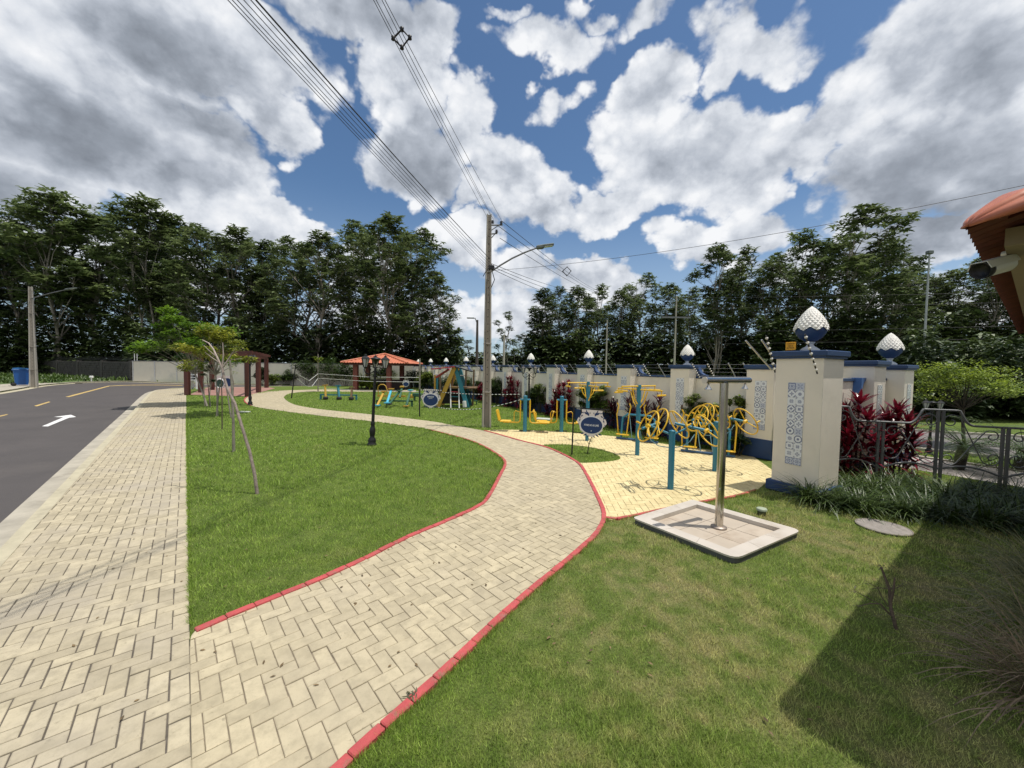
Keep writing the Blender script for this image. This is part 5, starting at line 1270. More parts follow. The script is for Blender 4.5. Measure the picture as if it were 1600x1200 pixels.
for i in range(4):
    up0 = i % 2 == 0; d = (fl[i+1]-fl[i]).normalized(); M = atan2(d.y, d.x); prof = []
    for k in range(25):
        u = k/24; v = u if up0 else 1-u; z = zhi if v < .30 else (zlo+(zhi-zlo)*max(0, (1-(v-.30)/.26))**2.6 if v < .56 else zlo); prof.append(fp(i, u, z))
    MB().tube(prof, .020, 6).build('top_rail', fm, t)
    MB().tube([fp(i, k/16, zb_-.02+.10*sin(pi*(k/16))*(1) - .06*(k/16 if up0 else 1-k/16)) for k in range(17)], .017, 6).build('bottom_rail', fm, t)
    m_ = MB(); s_ = 1 if up0 else -1; ua = lambda u: u if up0 else 1-u; wid = (fl[i+1]-fl[i]).length
    # S curve from the high corner to the low one with scrolled ends
    cA = fp(i, ua(.17), zhi-.19); cB = fp(i, ua(.82), zb_+.22); cC = fp(i, ua(.80), zlo-.16); cD = fp(i, ua(.16), zb_+.17)
    sd = d*s_
    a = spiral(cA, sd, .13, 1.2, 0, R(20), 1); b = spiral(cB, sd, .13, 1.2, 0, R(200), 1); m_.tube([p for p in reversed(a)]+[cA.lerp(cB, .5)]+b, .0095, 5)
    a = spiral(cC, sd, .11, 1.15, 0, R(160), -1); b = spiral(cD, sd, .12, 1.15, 0, R(-20), -1); m_.tube([p for p in reversed(a)]+[cC.lerp(cD, .4)+Vector((0, 0, .05))]+b, .0095, 5)
    tag(m_.build('scroll', fm, t))

# ================================================================ house corner with tiled eave and camera
Cn = At(1505, 346, 2.10); zE = Cn.z; dA = Vector((.808, .589, 0)).normalized(); dB = Vector((.589, -.808, 0)); inn_ = (dA+dB).normalized()
LA_, LB_ = 9.0, 7.0; t = thing('tiled_roof_house', 'house corner at the right edge with glossy terracotta tile eave and cream beam', 'house', (Cn.x, Cn.y, 0))
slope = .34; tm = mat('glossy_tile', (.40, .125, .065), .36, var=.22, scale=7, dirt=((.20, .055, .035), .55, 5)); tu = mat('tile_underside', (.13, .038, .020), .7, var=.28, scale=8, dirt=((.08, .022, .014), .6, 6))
def tilefield(d, n_in, L, start, run):
    """barrel tiles side by side along d, running up the slope along n_in"""
    sp_ = .115; N = int((L-start)/sp_); out = MB(); und = MB(); K = 6
    for i in range(N):
        x = start+i*sp_; lim = min(run, x*1.0+.02)
        for layer, (mb_, r_, dz) in enumerate(((out, .064, .012), (und, .052, .0))):
            P = []
            for (u) in (0, lim):
                for k in range(K+1):
                    a = pi*k/K; P.append(d*(x+sp_/2-r_*cos(a))+n_in*u+Vector((0, 0, zE+dz+r_*.75*sin(a)+slope*u-.02)))
            F = [(k, k+1, K+2+k, K+1+k) for k in range(K)]
            mb_.add(P, F if layer else F, True)
            if layer == 0: # thickness at the eave
                Q = [P[k] for k in range(K+1)]+[P[k]+(d*((K/2-k)/K*.02))+Vector((0, 0, -.014)) for k in range(K+1)]; out.add(Q, [(k, K+1+k, K+2+k, k+1) for k in range(K)])
    return out, und
z3 = Vector((0, 0, 0)); o1, u1_ = tilefield(dA, dB, LA_, .12, 3.4); o2, u2_ = tilefield(dB, dA, LB_, .12, 3.4)
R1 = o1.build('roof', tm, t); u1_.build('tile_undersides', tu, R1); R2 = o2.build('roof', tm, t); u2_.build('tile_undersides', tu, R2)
# boards under the tiles, beams, walls
def slab(nm, d, n_in, L, a, b, za, zb, th, m, s0=0.):
    P = []
    for (u, z) in ((a, za), (b, zb)):
        for x in ((s0 if s0 else u), L): P += [d*x+n_in*u+Vector((0, 0, z)), d*x+n_in*u+Vector((0, 0, z-th))]
    return MB().add(P, [(0, 2, 6, 4), (1, 5, 7, 3), (0, 1, 3, 2), (4, 6, 7, 5), (0, 4, 5, 1), (2, 3, 7, 6)]).build(nm, m, t)
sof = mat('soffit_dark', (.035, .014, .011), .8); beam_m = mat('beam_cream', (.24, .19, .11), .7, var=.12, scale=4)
for d, n_in, L in ((dA, dB, LA_), (dB, dA, LB_)):
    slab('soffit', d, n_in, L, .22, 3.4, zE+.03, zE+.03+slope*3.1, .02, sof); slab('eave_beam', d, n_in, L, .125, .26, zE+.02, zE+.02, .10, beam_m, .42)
    slab('wall', d, n_in, L, .80, .95, zE-.02, zE-.02, zE-.0, wm)
for k in range(9):
    d, n_in = dA, dB; x = .8+k*1.0; P = d*x; MB().box((0, 0, 0), (.06, 1.2, .08)).build('rafter', sof, t).location = (P+n_in*.95+Vector((0, 0, zE+.02+slope*.6)))
for ch in t.children:
    if ch.name.startswith('rafter'): ch.rotation_euler = (0, 0, atan2(dA.y, dA.x))
# scalloped shell cap on the hip
m_ = MB(); hipd = (dA+dB).normalized(); X_ = Vector((dA.x-dB.x, dA.y-dB.y, 0)).normalized(); nr_, na = 44, 30; P = []; F = []
for i in range(nr_+1):
    s = i/nr_*1.6; r_ = .155*min(1, (s/.2)**.6+.02) if s < .3 else .155*(1-.18*(s-.3))
    cpos = hipd*(s*.9+.03)+Vector((0, 0, zE-.025+slope*s*.62*1.15))
    for k in range(na+1):
        a = pi*k/na; rr = r_*(1+.22*abs(cos(a*4.5))*(1-.5*min(1, s))); P.append(cpos+X_*(rr*cos(a))+Vector((0, 0, rr*.62*sin(a))))
for i in range(nr_):
    for k in range(na): F.append((i*(na+1)+k, (i+1)*(na+1)+k, (i+1)*(na+1)+k+1, i*(na+1)+k+1))
m_.add(P, F, True); hc = m_.build('hip_cap', tm, t); sd_ = hc.modifiers.new('thick', 'SOLIDIFY'); sd_.thickness = .012
bb = At(1570, 413, 2.42); t2 = thing('security_camera', 'white bullet security camera fixed under the tiled eave', 'security camera', bb, 0)
cd = (At(1518, 427, 2.37)-bb).normalized(); pv = mat('camera_white', (.62, .62, .56), .4, var=.03); Mq = cd.to_track_quat('Z', 'Y').to_matrix()
MB().lathe([(.0, -.03), (.044, -.025), (.048, -.01), (.048, .17), (.049, .175)], n=24, M=Mq).build('body', pv, t2); MB().lathe([(.050, .165), (.052, .17), (.052, .205), (.045, .205), (.04, .18), (0, .18)], n=24, M=Mq).build('lens_hood', blk, t2)
m_ = MB(); m_.add(*((lambda P: (P, [(0, 1, 3, 2), (2, 3, 5, 4), (4, 5, 7, 6)]))([Mq@Vector((x, y, z)) for x, y in ((-.055, .01), (-.038, .052), (.038, .052), (.055, .01)) for z in (-.03, .21)]))); s3 = m_.build('sun_shield', pv, t2); q3 = s3.modifiers.new('t', 'SOLIDIFY'); q3.thickness = .004
arm_end = At(1584, 398, 2.46)-bb
MB().tube([Vector((0, 0, 0))-cd*.04, arm_end*.55+Vector((0, 0, -.02)), arm_end], .016, 10).build('bracket_arm', pv, t2); MB().lathe([(.0, -.012), (.052, -.012), (.052, .012), (0, .012)], arm_end+Vector((0, 0, .012)), 20).build('mount_plate', pv, t2)
# far teal building between the trees
p = At(826, 548, 70.); t = thing('distant_teal_building', 'tiny distant teal block building seen between the trees right of the pole', 'building', (p.x, p.y, 0)); z_ = At(826, 529, 70).z
MB().box((0, 0, z_/2), (1.5, 2, z_)).build('wall', mat('teal_wall', (.08, .24, .28), .7), t); MB().box((0, -1.03, z_-.5), (1.2, .04, .6)).build('window', mat('pale_window', (.4, .5, .55), .3), t)
# ================================================================ vegetation
bark = mat('bark_grey', (.27, .24, .20), .9, var=.35, scale=3, bump=.6, bscale=20, dirt=((.12, .10, .08), .6, 1.5))
barkd = mat('bark_dark', (.055, .045, .035), .9, var=.35, scale=6, bump=.5, bscale=30)
leafF = leafmat('forest_leaf', (.062, .100, .034), (.215, .265, .108), .33, .35, .25, .22, 1.6)
leafG = leafmat('forest_leaf_light', (.05, .085, .022), (.14, .19, .055), .45, .35, .28, .2, 1.6)
def forest_proto(seed, H=18., Rr=5., nl=22, ros=44, z0=.25, leafL=.55, stems=1, m=leafF):
    g = np.random.default_rng(seed); rr = random.Random(seed); tr = MB(); P_all = []; lobes = []
    roots = [(rr.uniform(-.9, .9)*(stems > 1), rr.uniform(-.9, .9)*(stems > 1), rr.uniform(-1.2, 1.2)) for _ in range(stems)]
    for i in range(nl):
        f = (i+.5)/nl; a = i*2.4+rr.uniform(-.6, .6); u = rr.uniform(.75, 1.1); env = sqrt(max(.05, 1-((f-.48)/.60)**2)); rad = Rr*env*rr.uniform(.30, .86)*(1 if f < .9 else .35); lobes.append((rad*cos(a), rad*sin(a), H*(z0+(1-z0-.05)*f), rr.uniform(.19, .32)*Rr))
    for si, (rx, ry, le) in enumerate(roots):
        ax = lambda z: Vector((rx+le*z/H*1.3+.35*sin(z*.5+si), ry+le*z/H*(-1)**si+.25*cos(z*.6), z)); mine = [l for j, l in enumerate(lobes) if j % stems == si]
        r0 = .17/sqrt(stems)+.03; zt = H*.9; pts = [ax(z) for z in np.linspace(-.3, zt, 12)]; tr.tube(pts, [r0*(1-.85*i/11) for i in range(12)], 6)
        for (x, y, z, r_) in mine:
            zs = max(H*.16, z-rr.uniform(.16, .30)*H); f = ax(min(zs, zt*.9)); e = Vector((x, y, z-r_*.3)); mid = f.lerp(e, .5)+Vector((rr.gauss(0, .3), rr.gauss(0, .3), .08*(e-f).length)); rb = r0*(.55-.4*zs/H)
            tr.tube([f, f.lerp(mid, .5)+Vector((0, 0, .02)), mid, mid.lerp(e, .55), e], [rb, rb*.8, rb*.6, rb*.45, rb*.25], 4, cap=False)
            for _ in range(7):
                d = Vector((rr.gauss(0, 1), rr.gauss(0, 1), rr.uniform(-.2, 1.2))).normalized()*r_*rr.uniform(.7, .95); k = mid.lerp(e, rr.uniform(.3, 1)); tr.tube([k, (k+e+d)/2+Vector((0, 0, .1)), e+d], [rb*.3, rb*.2, rb*.1], 3, cap=False)
    for (x, y, z, r_) in lobes:
        n = int(ros*(r_/(.25*Rr))**2); d = g.normal(0, 1, (n, 3)); d[:, 2] += .25; d /= np.linalg.norm(d, axis=1)[:, None]
        s = g.uniform(.45, 1.15, n)[:, None]; P_all.append(np.array([x, y, z])+d*s*np.array([r_, r_, r_*.82]))
    P = np.concatenate(P_all); V, F = rosettes(g, P, 7, leafL, leafL*.38, (.0, .75), 1.2, 2, [.3, 1., .25])
    t = bpy.data.objects.new('forest_tree', None); col.objects.link(t)
    tr.build('trunk', bark, t); build_np('crown', V, F, m, t); return t
protos = [forest_proto(11, 18, 5.2, 24, 46, .26), forest_proto(12, 18, 5.0, 22, 46, .36, .60, 2), forest_proto(13, 18, 4.6, 26, 42, .20, .50), forest_proto(14, 18, 4.4, 20, 46, .32, .58, 3), forest_proto(15, 18, 3.2, 12, 40, .25, .48, 1, leafG)]
dims = [(18, 10.4), (18, 10.), (18, 9.2), (18, 8.8), (18, 6.4)]
def place_trees(lst, zone, grp):
    rr = random.Random(len(lst))
    for i, (px, yt, Y, w, k) in enumerate(lst):
        b = At(px, 590, Y); h = At(px, yt, Y).z+.1; wd_ = w/601*Y*1.12; H, D = dims[k]
        o = copy_tree(protos[k], (b.x, Y, -.1), rr.uniform(0, 6.28), None, (wd_/D*rr.uniform(.95, 1.05), wd_/D, h/H*.985)); o.name = 'forest_tree'
        tag(o, '%s %s' % (ORD[i]+' tree', zone), 'tree', grp)
place_trees([(-130, 305, 60, 170, 1), (-45, 316, 58, 160, 3), (35, 312, 60, 140, 0), (88, 291, 57, 140, 1), (150, 333, 60, 130, 3), (226, 300, 54, 130, 1), (272, 335, 57, 110, 3), (318, 345, 51, 120, 0), (372, 345, 52, 120, 2), (415, 374, 55, 90, 3), (455, 366, 50, 100, 0), (503, 352, 47, 135, 2), (550, 340, 51, 110, 0), (606, 326, 46, 140, 2), (655, 352, 50, 115, 0), (684, 425, 46, 75, 2)],
            'from the left in the front row of the tall left forest', 'tall forest trees on the left')
place_trees([(0, 345, 70, 150, 0), (120, 348, 70, 150, 2), (190, 332, 68, 130, 0), (252, 350, 68, 130, 2), (345, 362, 64, 130, 2), (395, 372, 66, 110, 0), (480, 372, 62, 120, 2), (578, 352, 60, 130, 2), (630, 360, 62, 110, 0)],
            'from the left in the back row of the left forest', 'back row of forest trees on the left')
place_trees([(668, 522, 62, 60, 4), (700, 508, 66, 60, 2), (728, 528, 70, 50, 4), (790, 480, 44, 46, 4), (812, 520, 60, 50, 2)], 'among the low trees around the foot of the utility pole', 'low distant trees by the utility pole')
place_trees([(846, 450, 47, 75, 3), (872, 441, 50, 70, 2), (902, 446, 46, 70, 3), (935, 438, 52, 75, 2), (970, 450, 48, 65, 3), (1004, 422, 50, 80, 0), (1045, 440, 46, 70, 3), (1078, 442, 52, 70, 2), (1120, 378, 42, 95, 3), (1157, 376, 46, 90, 2), (1198, 396, 43, 95, 0), (1248, 350, 40, 120, 2), (1330, 317, 37, 165, 0), (1388, 368, 42, 120, 2), (1432, 418, 46, 90, 0), (1482, 414, 44, 105, 2), (1532, 396, 40, 120, 0), (1585, 390, 42, 120, 2), (1650, 380, 40, 130, 0)],
            'from the left in the forest front row behind the wall', 'forest trees on the right')
place_trees([(860, 468, 62, 90, 2), (920, 462, 62, 90, 0), (985, 455, 62, 90, 2), (1060, 458, 60, 90, 0), (1135, 420, 56, 110, 2), (1215, 405, 54, 110, 2), (1290, 370, 50, 130, 2), (1360, 390, 54, 130, 0), (1450, 430, 56, 120, 2), (1540, 420, 54, 130, 2), (1620, 415, 54, 130, 0)],
            'from the left in the forest back row behind the wall', 'back row of forest trees on the right')
for t in protos:
    for ch in list(t.children): bpy.data.objects.remove(ch)
    bpy.data.objects.remove(t)
# undergrowth: one dark mass below the forest
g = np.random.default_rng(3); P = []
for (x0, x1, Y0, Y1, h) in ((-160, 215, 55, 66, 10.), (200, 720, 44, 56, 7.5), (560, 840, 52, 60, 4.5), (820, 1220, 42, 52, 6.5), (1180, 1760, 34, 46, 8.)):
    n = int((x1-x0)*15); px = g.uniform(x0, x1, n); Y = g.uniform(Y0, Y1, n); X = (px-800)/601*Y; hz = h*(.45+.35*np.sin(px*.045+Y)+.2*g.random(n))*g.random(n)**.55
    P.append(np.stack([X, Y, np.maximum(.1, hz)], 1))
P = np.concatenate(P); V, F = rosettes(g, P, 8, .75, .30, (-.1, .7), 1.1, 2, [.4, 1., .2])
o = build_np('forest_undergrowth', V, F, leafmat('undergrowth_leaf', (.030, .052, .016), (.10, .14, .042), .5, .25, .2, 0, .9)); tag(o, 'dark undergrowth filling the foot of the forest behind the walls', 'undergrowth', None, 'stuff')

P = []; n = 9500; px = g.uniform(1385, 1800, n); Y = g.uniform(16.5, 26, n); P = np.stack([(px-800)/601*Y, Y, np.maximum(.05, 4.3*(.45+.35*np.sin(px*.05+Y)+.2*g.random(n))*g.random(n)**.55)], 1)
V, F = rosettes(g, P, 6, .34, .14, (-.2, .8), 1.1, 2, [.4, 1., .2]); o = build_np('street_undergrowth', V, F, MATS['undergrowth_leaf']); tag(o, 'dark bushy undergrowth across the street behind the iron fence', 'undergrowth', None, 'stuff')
# generic leafy cloud
def leaf_cloud(g, centers, radii, n, L, W, flat=.6, el=(-.4, .6), droop=.6):
    """n leaves per pad, spread through flattened pads"""
    Ps = []
    for c, r_ in zip(centers, radii):
        d = g.normal(0, 1, (n, 3)); d /= np.linalg.norm(d, axis=1)[:, None]; s = g.uniform(.35, 1.05, n)[:, None]**.6; Ps.append(np.array(c)+d*s*np.array([r_, r_, r_*flat]))
    P = np.concatenate(Ps); N = len(P)
    return straps(P, g.uniform(0, 6.28, N), g.uniform(el[0], el[1], N), L*g.uniform(.6, 1.3, N), W*g.uniform(.7, 1.2, N), g.uniform(.2, 1., N)*droop, 2, [.3, 1., .15])
def small_tree(name, label, cat, base, H, W, zc, leaf, seed, npad=16, nleaf=320, L=.10, Wl=.04, lean=(0, 0), r0=.035, brk_=None, grp=None, loose=.1):
    g = np.random.default_rng(seed); rr = random.Random(seed); t = thing(name, label, cat, base, 0, grp); cs = []; rs = []; m_ = MB(); brk_ = brk_ or bark
    fork = Vector((lean[0]*.5, lean[1]*.5, zc*.85)); m_.tube([(0, 0, -.05), fork*.5+Vector((rr.gauss(0, .03), 0, 0)), fork], [r0, r0*.85, r0*.7], 8)
    for i in range(npad):
        f = (i+.5)/npad; a = i*2.4; rad = W/2*.85*f**.55; z = zc+(H-zc)*(.95-.75*f**1.5)+rr.uniform(-loose, loose)*(H-zc); rad *= 1+rr.uniform(-loose, loose)*1.2; c = Vector((lean[0]+rad*cos(a), lean[1]+rad*sin(a)*.9, z)); cs.append(tuple(c)); rs.append(W*rr.uniform(.11, .18))
        e = c-Vector((0, 0, .04)); m_.tube([fork, fork.lerp(e, .5)+Vector((0, 0, .06*H/3)), e], [r0*.45, r0*.3, r0*.12], 5, cap=False)
    m_.build('trunk', brk_, t); V, F = leaf_cloud(g, cs, rs, nleaf, L, Wl, .45); build_np('crown', V, F, leaf, t); return t
lf_y = leafmat('leaf_lime', (.11, .18, .014), (.32, .40, .045), .45, .9, .40, .05, 6.); lf_g = leafmat('leaf_bright_green', (.055, .14, .012), (.19, .32, .028), .45, .9, .40, .05, 5.); lf_o = leafmat('leaf_yellow_gold', (.13, .19, .016), (.42, .42, .05), .5, .8, .3, .05, 5.)
lf_d = leafmat('leaf_dark_small', (.02, .035, .012), (.06, .08, .03), .45, 1.2, .2, .05, 6.)
b = G(324, 634); small_tree('young_tree', 'bright green bushy young tree shading the pavement by the pergola', 'tree', b, At(290, 497, b.y).z, 3.5, 1.75, lf_g, 31, 22, 300, .19, .075, (-1.35, .3), .04, loose=.35)
b = G(340, 650); small_tree('young_tree', 'yellow leaved young tree in front of the bright green one', 'tree', b, At(330, 521, b.y).z, 2.5, 1.85, lf_o, 32, 18, 260, .14, .055, (-.25, .2), .03, loose=.3)
b = G(329, 636); small_tree('young_tree', 'thin dark leaved sapling right under the bright green tree', 'tree', b, 1.9, .75, 1.0, lf_d, 33, 6, 110, .12, .06, (0, 0), .022)
b = G(1508, 700); small_tree('umbrella_tree', 'lime green umbrella shaped tree beyond the iron fence', 'tree', b, At(1505, 578, b.y).z, 2.8, 1.25, lf_y, 34, 30, 250, .085, .038, (0, .2), .04, barkd, loose=.28)
# the bare leaning sapling and the stakes on the left lawn
def stick(name, lab, px, pts, Y, r_, m=None, grp='saplings and stakes on the left lawn', cat='stake', dy=0.):
    b = G(*px); o = Vector((b.x, b.y, 0)); P = [Vector((0, 0, -.03))]+[At(x, y, Y or b.y+dy*(i+1))-o for i, (x, y) in enumerate(pts)]
    n = len(P); ob = MB().tube(P, [r_*(1-.45*i/(n-1)) for i in range(n)], 7).build(name, m or MATS['bark_pale']); ob.location = o; return tag(ob, lab, cat, grp)
bs = mat('sapling_bark', (.26, .21, .18), .85, var=.35, scale=14, bump=.5, bscale=60)
b = G(402, 770); t = thing('bare_sapling', 'leaning almost leafless young tree nearest the camera on the left lawn', 'tree', b, 0); o_ = Vector((b.x, b.y, 0)); yy = b.y
q = lambda x, y, d=0.: At(x, y, yy+d)-o_
MB().tube([(0, 0, -.03), q(398, 742), q(390, 705, .02), q(376, 660, .05), q(367, 630, .07), q(357, 612, .1), q(350, 590, .12), q(347, 574, .15)], [.026, .024, .022, .021, .020, .019, .018, .016], 8).build('trunk', bs, t)
m_ = MB(); m_.tube([q(347, 574, .15), q(340, 560, .15), q(333, 545, .15), q(326, 536, .2), q(316, 531, .2)], [.016, .014, .012, .010, .006], 6); m_.tube([q(347, 574, .15), q(349, 555, .15), q(348, 535, .15)], [.012, .009, .005], 6)
m_.tube([q(348, 574, .15), q(354, 566, .15), q(362, 553, .15), q(367, 546, .15)], [.013, .011, .008, .004], 6); m_.tube([q(354, 566, .15), q(362, 562, .2), q(378, 560, .25)], [.006, .005, .003], 5); m_.tube([q(338, 557, .15), q(326, 547, .1), q(318, 539, .1)], [.006, .005, .003], 5); m_.tube([q(345, 568, .15), q(330, 558, .1), q(320, 550, .1)], [.007, .005, .003], 5)
m_.tube([q(362, 553, .15), q(372, 548, .2), q(381, 544, .2)], [.006, .005, .003], 5); m_.build('branches', mat('sapling_twigs', (.36, .30, .26), .85, var=.3, scale=14), t)
g = np.random.default_rng(8); V, F = leaf_cloud(g, [tuple(q(380, 545, .2)), tuple(q(366, 546, .15))], [.07, .05], 26, .05, .022); build_np('leaves', V, F, lf_o, t)
stick('stake', 'thick pale stake holding up the leaning bare young tree', (365, 705), [(364.5, 660), (362, 600), (359, 562)], None, .034, cat='stake')
stick('stake', 'short pale stake left of the thick one behind the bare young tree', (338, 651), [(341, 620), (344, 600)], None, .03)
stick('stake', 'thin dark sapling stem between the stakes on the left lawn', (347, 670), [(347, 630), (346, 598), (347, 588)], None, .018, mat('stem_brown', (.09, .07, .05), .9))
stick('stake', 'slim stake leaning right beside the thick stake', (361, 652), [(356, 620), (352, 598)], None, .028)
stick('stake', 'dark thin stake under the bright green young tree', (320, 634), [(318, 600), (317, 592)], None, .028)
stick('stake', 'dark stake just left of the sapling foot by the pavement', (328, 634.5), [(326, 610), (323, 585)], None, .026, barkd)
b = G(364, 621); t = thing('young_tree', 'tiny sapling tied to a stake in front of the pergola floor', 'tree', b, 0)
MB().tube([(0, 0, 0), (.05, 0, .9), (-.15, 0, 1.8)], [.03, .025, .012], 6).build('trunk', bs, t); V, F = leaf_cloud(g, [(-.15, 0, 1.75), (.15, 0, 1.5)], [.25, .2], 40, .12, .05); build_np('crown', V, F, lf_o, t)
b = At(497, 560, G(497, 611.5).y); t = thing('young_tree', 'small tuft of lime leaves at the top of the pale rope pole', 'foliage', b, 0); V, F = leaf_cloud(g, [(0, 0, -.1), (.25, 0, 0), (-.2, 0, .05)], [.28, .2, .2], 60, .16, .06); build_np('crown', V, F, lf_y, t); MB().tube([(0, 0, -.4), (0, 0, .1)], .02, 5).build('trunk', bark, t)

# cordylines, shrubs
redl = leafmat('cordyline_red', (.045, .003, .009), (.26, .014, .034), .28, 3., .18, .15, 14.); purp = leafmat('cordyline_purple', (.022, .006, .012), (.10, .012, .035), .32, 3., .2, .1, 12.)
def cordyline(label, base, H, nst, spread, leaf, seed, L=.36, W=.062, grp='cordylines by the wall', nlv=26):
    g = np.random.default_rng(seed); t = thing('cordyline', label, 'shrub', base, 0, grp); m_ = MB(); parts = []
    for i in range(nst):
        a = i*2.4+g.uniform(0, .5); r_ = spread*sqrt((i+.3)/nst); h = H*(1-.55*(i/nst))*g.uniform(.9, 1.05)-L*.6; top = Vector((r_*cos(a), r_*sin(a), max(.12, h))); m_.tube([(r_*.5*cos(a), r_*.5*sin(a), -.03), top*.5+Vector((r_*.1*cos(a), 0, 0)), top], [.018, .015, .012], 6)
        for lv in range(5):
            n = nlv//(2 if lv == 0 else 3); k = np.arange(n); P = np.tile(np.array(top)[None], (n, 1))-np.array([0, 0, min(.10*lv*H, max(0., top.z-.10))]); el = np.linspace(1.45, .5, n)-.28*lv
            parts.append(straps(P, k*2.4+g.uniform(0, 6), el+g.normal(0, .08, n), L*g.uniform(.75, 1.1, n), np.full(n, W), g.uniform(.4, 1.0, n), 4, [.35, .9, 1., .75, .05], .35))
    V, F = merge(parts); m_.build('stems', barkd, t); build_np('leaves', V, F, leaf, t); return t
b = G(1345, 752); cordyline('taller red cordyline right beside the big corner pillar behind the fence', (b.x, b.y+.15, 0), 1.62, 7, .34, redl, 41, .38, .06, nlv=34)
b = G(1402, 745); cordyline('red cordyline in front of the last white pillar, right of the taller one', (b.x, b.y+.1, 0), 1.50, 7, .32, redl, 42, .38, .06, nlv=34)
def shrub(label, base, H, W, leaf, seed, n=10, nl=240, L=.085, Wl=.042, grp='green shrubs by the wall'):
    g = np.random.default_rng(seed); rr = random.Random(seed); t = thing('shrub', label, 'shrub', base, 0, grp); cs = []; rs = []; m_ = MB()
    for i in range(n):
        a = i*2.4; r_ = W/2*.75*sqrt((i+.2)/n); z = H*rr.uniform(.35, .90); cs.append((r_*cos(a), r_*sin(a), z)); rs.append(W*rr.uniform(.16, .26)); m_.tube([(r_*.2*cos(a), r_*.2*sin(a), -.02), (r_*.7*cos(a), r_*.7*sin(a), z*.6), (r_*cos(a), r_*sin(a), z)], [.012, .010, .005], 4, cap=False)
    cs.append((0, 0, H-.12)); rs.append(W*.2)
    V, F = leaf_cloud(g, cs, rs, nl, L, Wl, .8); m_.build('stems', barkd, t); build_np('leaves', V, F, leaf, t); return t
lf_s = leafmat('shrub_leaf', (.06, .11, .014), (.24, .30, .06), .4, 1.6, .32, .08, 7.); lf_s2 = leafmat('shrub_leaf_dark', (.020, .048, .008), (.07, .12, .02), .45, 1.6, .2, .08, 7.)
plan = [ # t along the row, kind, height
 (.45, 's', 1.45, .55), (1.05, 's', 1.2, .6), (1.62, 's', 1.42, .65),
 (2.85, 'p', 1.25, 3), (3.35, 'p', 1.15, 3), (3.95, 'p', 1.35, 3), (4.75, 'p', 1.05, 4),
 (5.4, 's', 1.45, .7), (5.95, 'd', 1.35, .8), (6.4, 's', 1.4, .6),
 (7.55, 'r', 1.60, 4), (8.2, 'r', 1.35, 5), (8.65, 'r', .7, 2),
 (9.6, 's', 1.35, .7), (10.2, 'd', 1.1, .9), (10.75, 's', .95, .6),
 (11.9, 'r', 1.35, 3), (12.6, 'r', 1.75, 5), (13.0, 'r', 1.1, 3),
 (14.1, 'd', 1.5, 1.), (14.8, 's', 1.4, .9), (16.4, 'r', 1.1, 4), (17.1, 'd', 1.2, .9),
 (18.6, 's', 1.4, 1.), (19.5, 'd', 1.2, 1.), (20.9, 's', 1.3, 1.), (21.7, 's', 1.2, .9), (23.2, 'd', 1.3, 1.1), (24.3, 's', 1.1, 1.), (26, 'd', 1.2, 1.2), (28.4, 's', 1.3, 1.2), (30.8, 'd', 1.2, 1.2)]
cnt = {}
for (tt, k, H, W) in plan:
    b = rowp(tt, -.02 if k != 'p' else .02); cnt[k] = cnt.get(k, 0)+1; o = ORD[cnt[k]-1]
    if k == 's': shrub('%s light green shrub along the white wall counted from the shower' % o, b, H, W, lf_s, 50+int(tt*10))
    elif k == 'd': shrub('%s darker green shrub along the white wall counted from the shower' % o, b, H, W, lf_s2, 50+int(tt*10), 12)
    elif k == 'p': cordyline('%s dark purple cordyline behind the left air walker, counted from the right' % o, b, H, W, .14, purp, 50+int(tt*10), .38, .045)
    else: cordyline('%s dark red cordyline along the white wall counted from the sign' % o, b, H, W, .26, redl, 50+int(tt*10), .30, .06, nlv=30)
rb = [(1089, 700, .5), (1152, 712, .5), (1010, 690, .55), (1130, 708, .45)]
for i, (x, y, h) in enumerate(rb): shrub('%s low dark shrub at the wall foot behind the machines' % ORD[i], G(x, y), h, .5, lf_s2, 90+i, 6, 80, grp='low shrubs at the foot of the wall')
# young plant in the green island
b = G(918, 708); t = thing('young_plant', 'small spindly plant with few leaves in the green island under the sign', 'plant', b, 0)
MB().tube([(0, 0, 0), (.03, 0, .22), (.10, 0, .42), (.14, 0, .55)], [.012, .010, .007, .004], 6).tube([(.03, 0, .2), (-.03, .02, .34)], .005, 5).build('stem', barkd, t); g = np.random.default_rng(9); V, F = leaf_cloud(g, [(.1, 0, .42), (.05, 0, .28), (.15, 0, .52), (-.12, 0, .12)], [.10, .08, .08, .08], 26, .06, .022); build_np('leaves', V, F, leafmat('leaf_olive', (.10, .11, .04), (.28, .28, .13), .5, 3., .2, 0, 9.), t)
# palms and bushes around the kiosk
def fan_bush(label, base, H, W, leaf, seed, n=60, Wd=.07, grp=None, name='palm_bush', cat='palm'):
    g = np.random.default_rng(seed); t = thing(name, label, cat, base, 0, grp); P = np.zeros((n, 3)); P[:, 2] = H*.12; P[:, :2] += g.normal(0, W*.06, (n, 2))
    V, F = straps(P, g.uniform(0, 6.28, n), g.uniform(.35, 1.45, n), g.uniform(.7, 1.1, n)*H, np.full(n, Wd), g.uniform(.6, 1.7, n), 4, [.4, 1., .9, .6, .1], .3); build_np('fronds', V, F, leaf, t)
    MB().tube([(0, 0, -.05), (0, 0, H*.16)], [.06, .05], 7).build('trunk', barkd, t); return t
for px, py, Y, h, lab in ((565, 604, 34, 1.6, 'yellow green palm like bush left of the kiosk'), (581, 604, 33, 1.2, 'smaller spiky bush in front of the left kiosk post')): b = At(px, 590, Y); fan_bush(lab, (b.x, Y, 0), h, 1.5, lf_y, px, 90, .13)
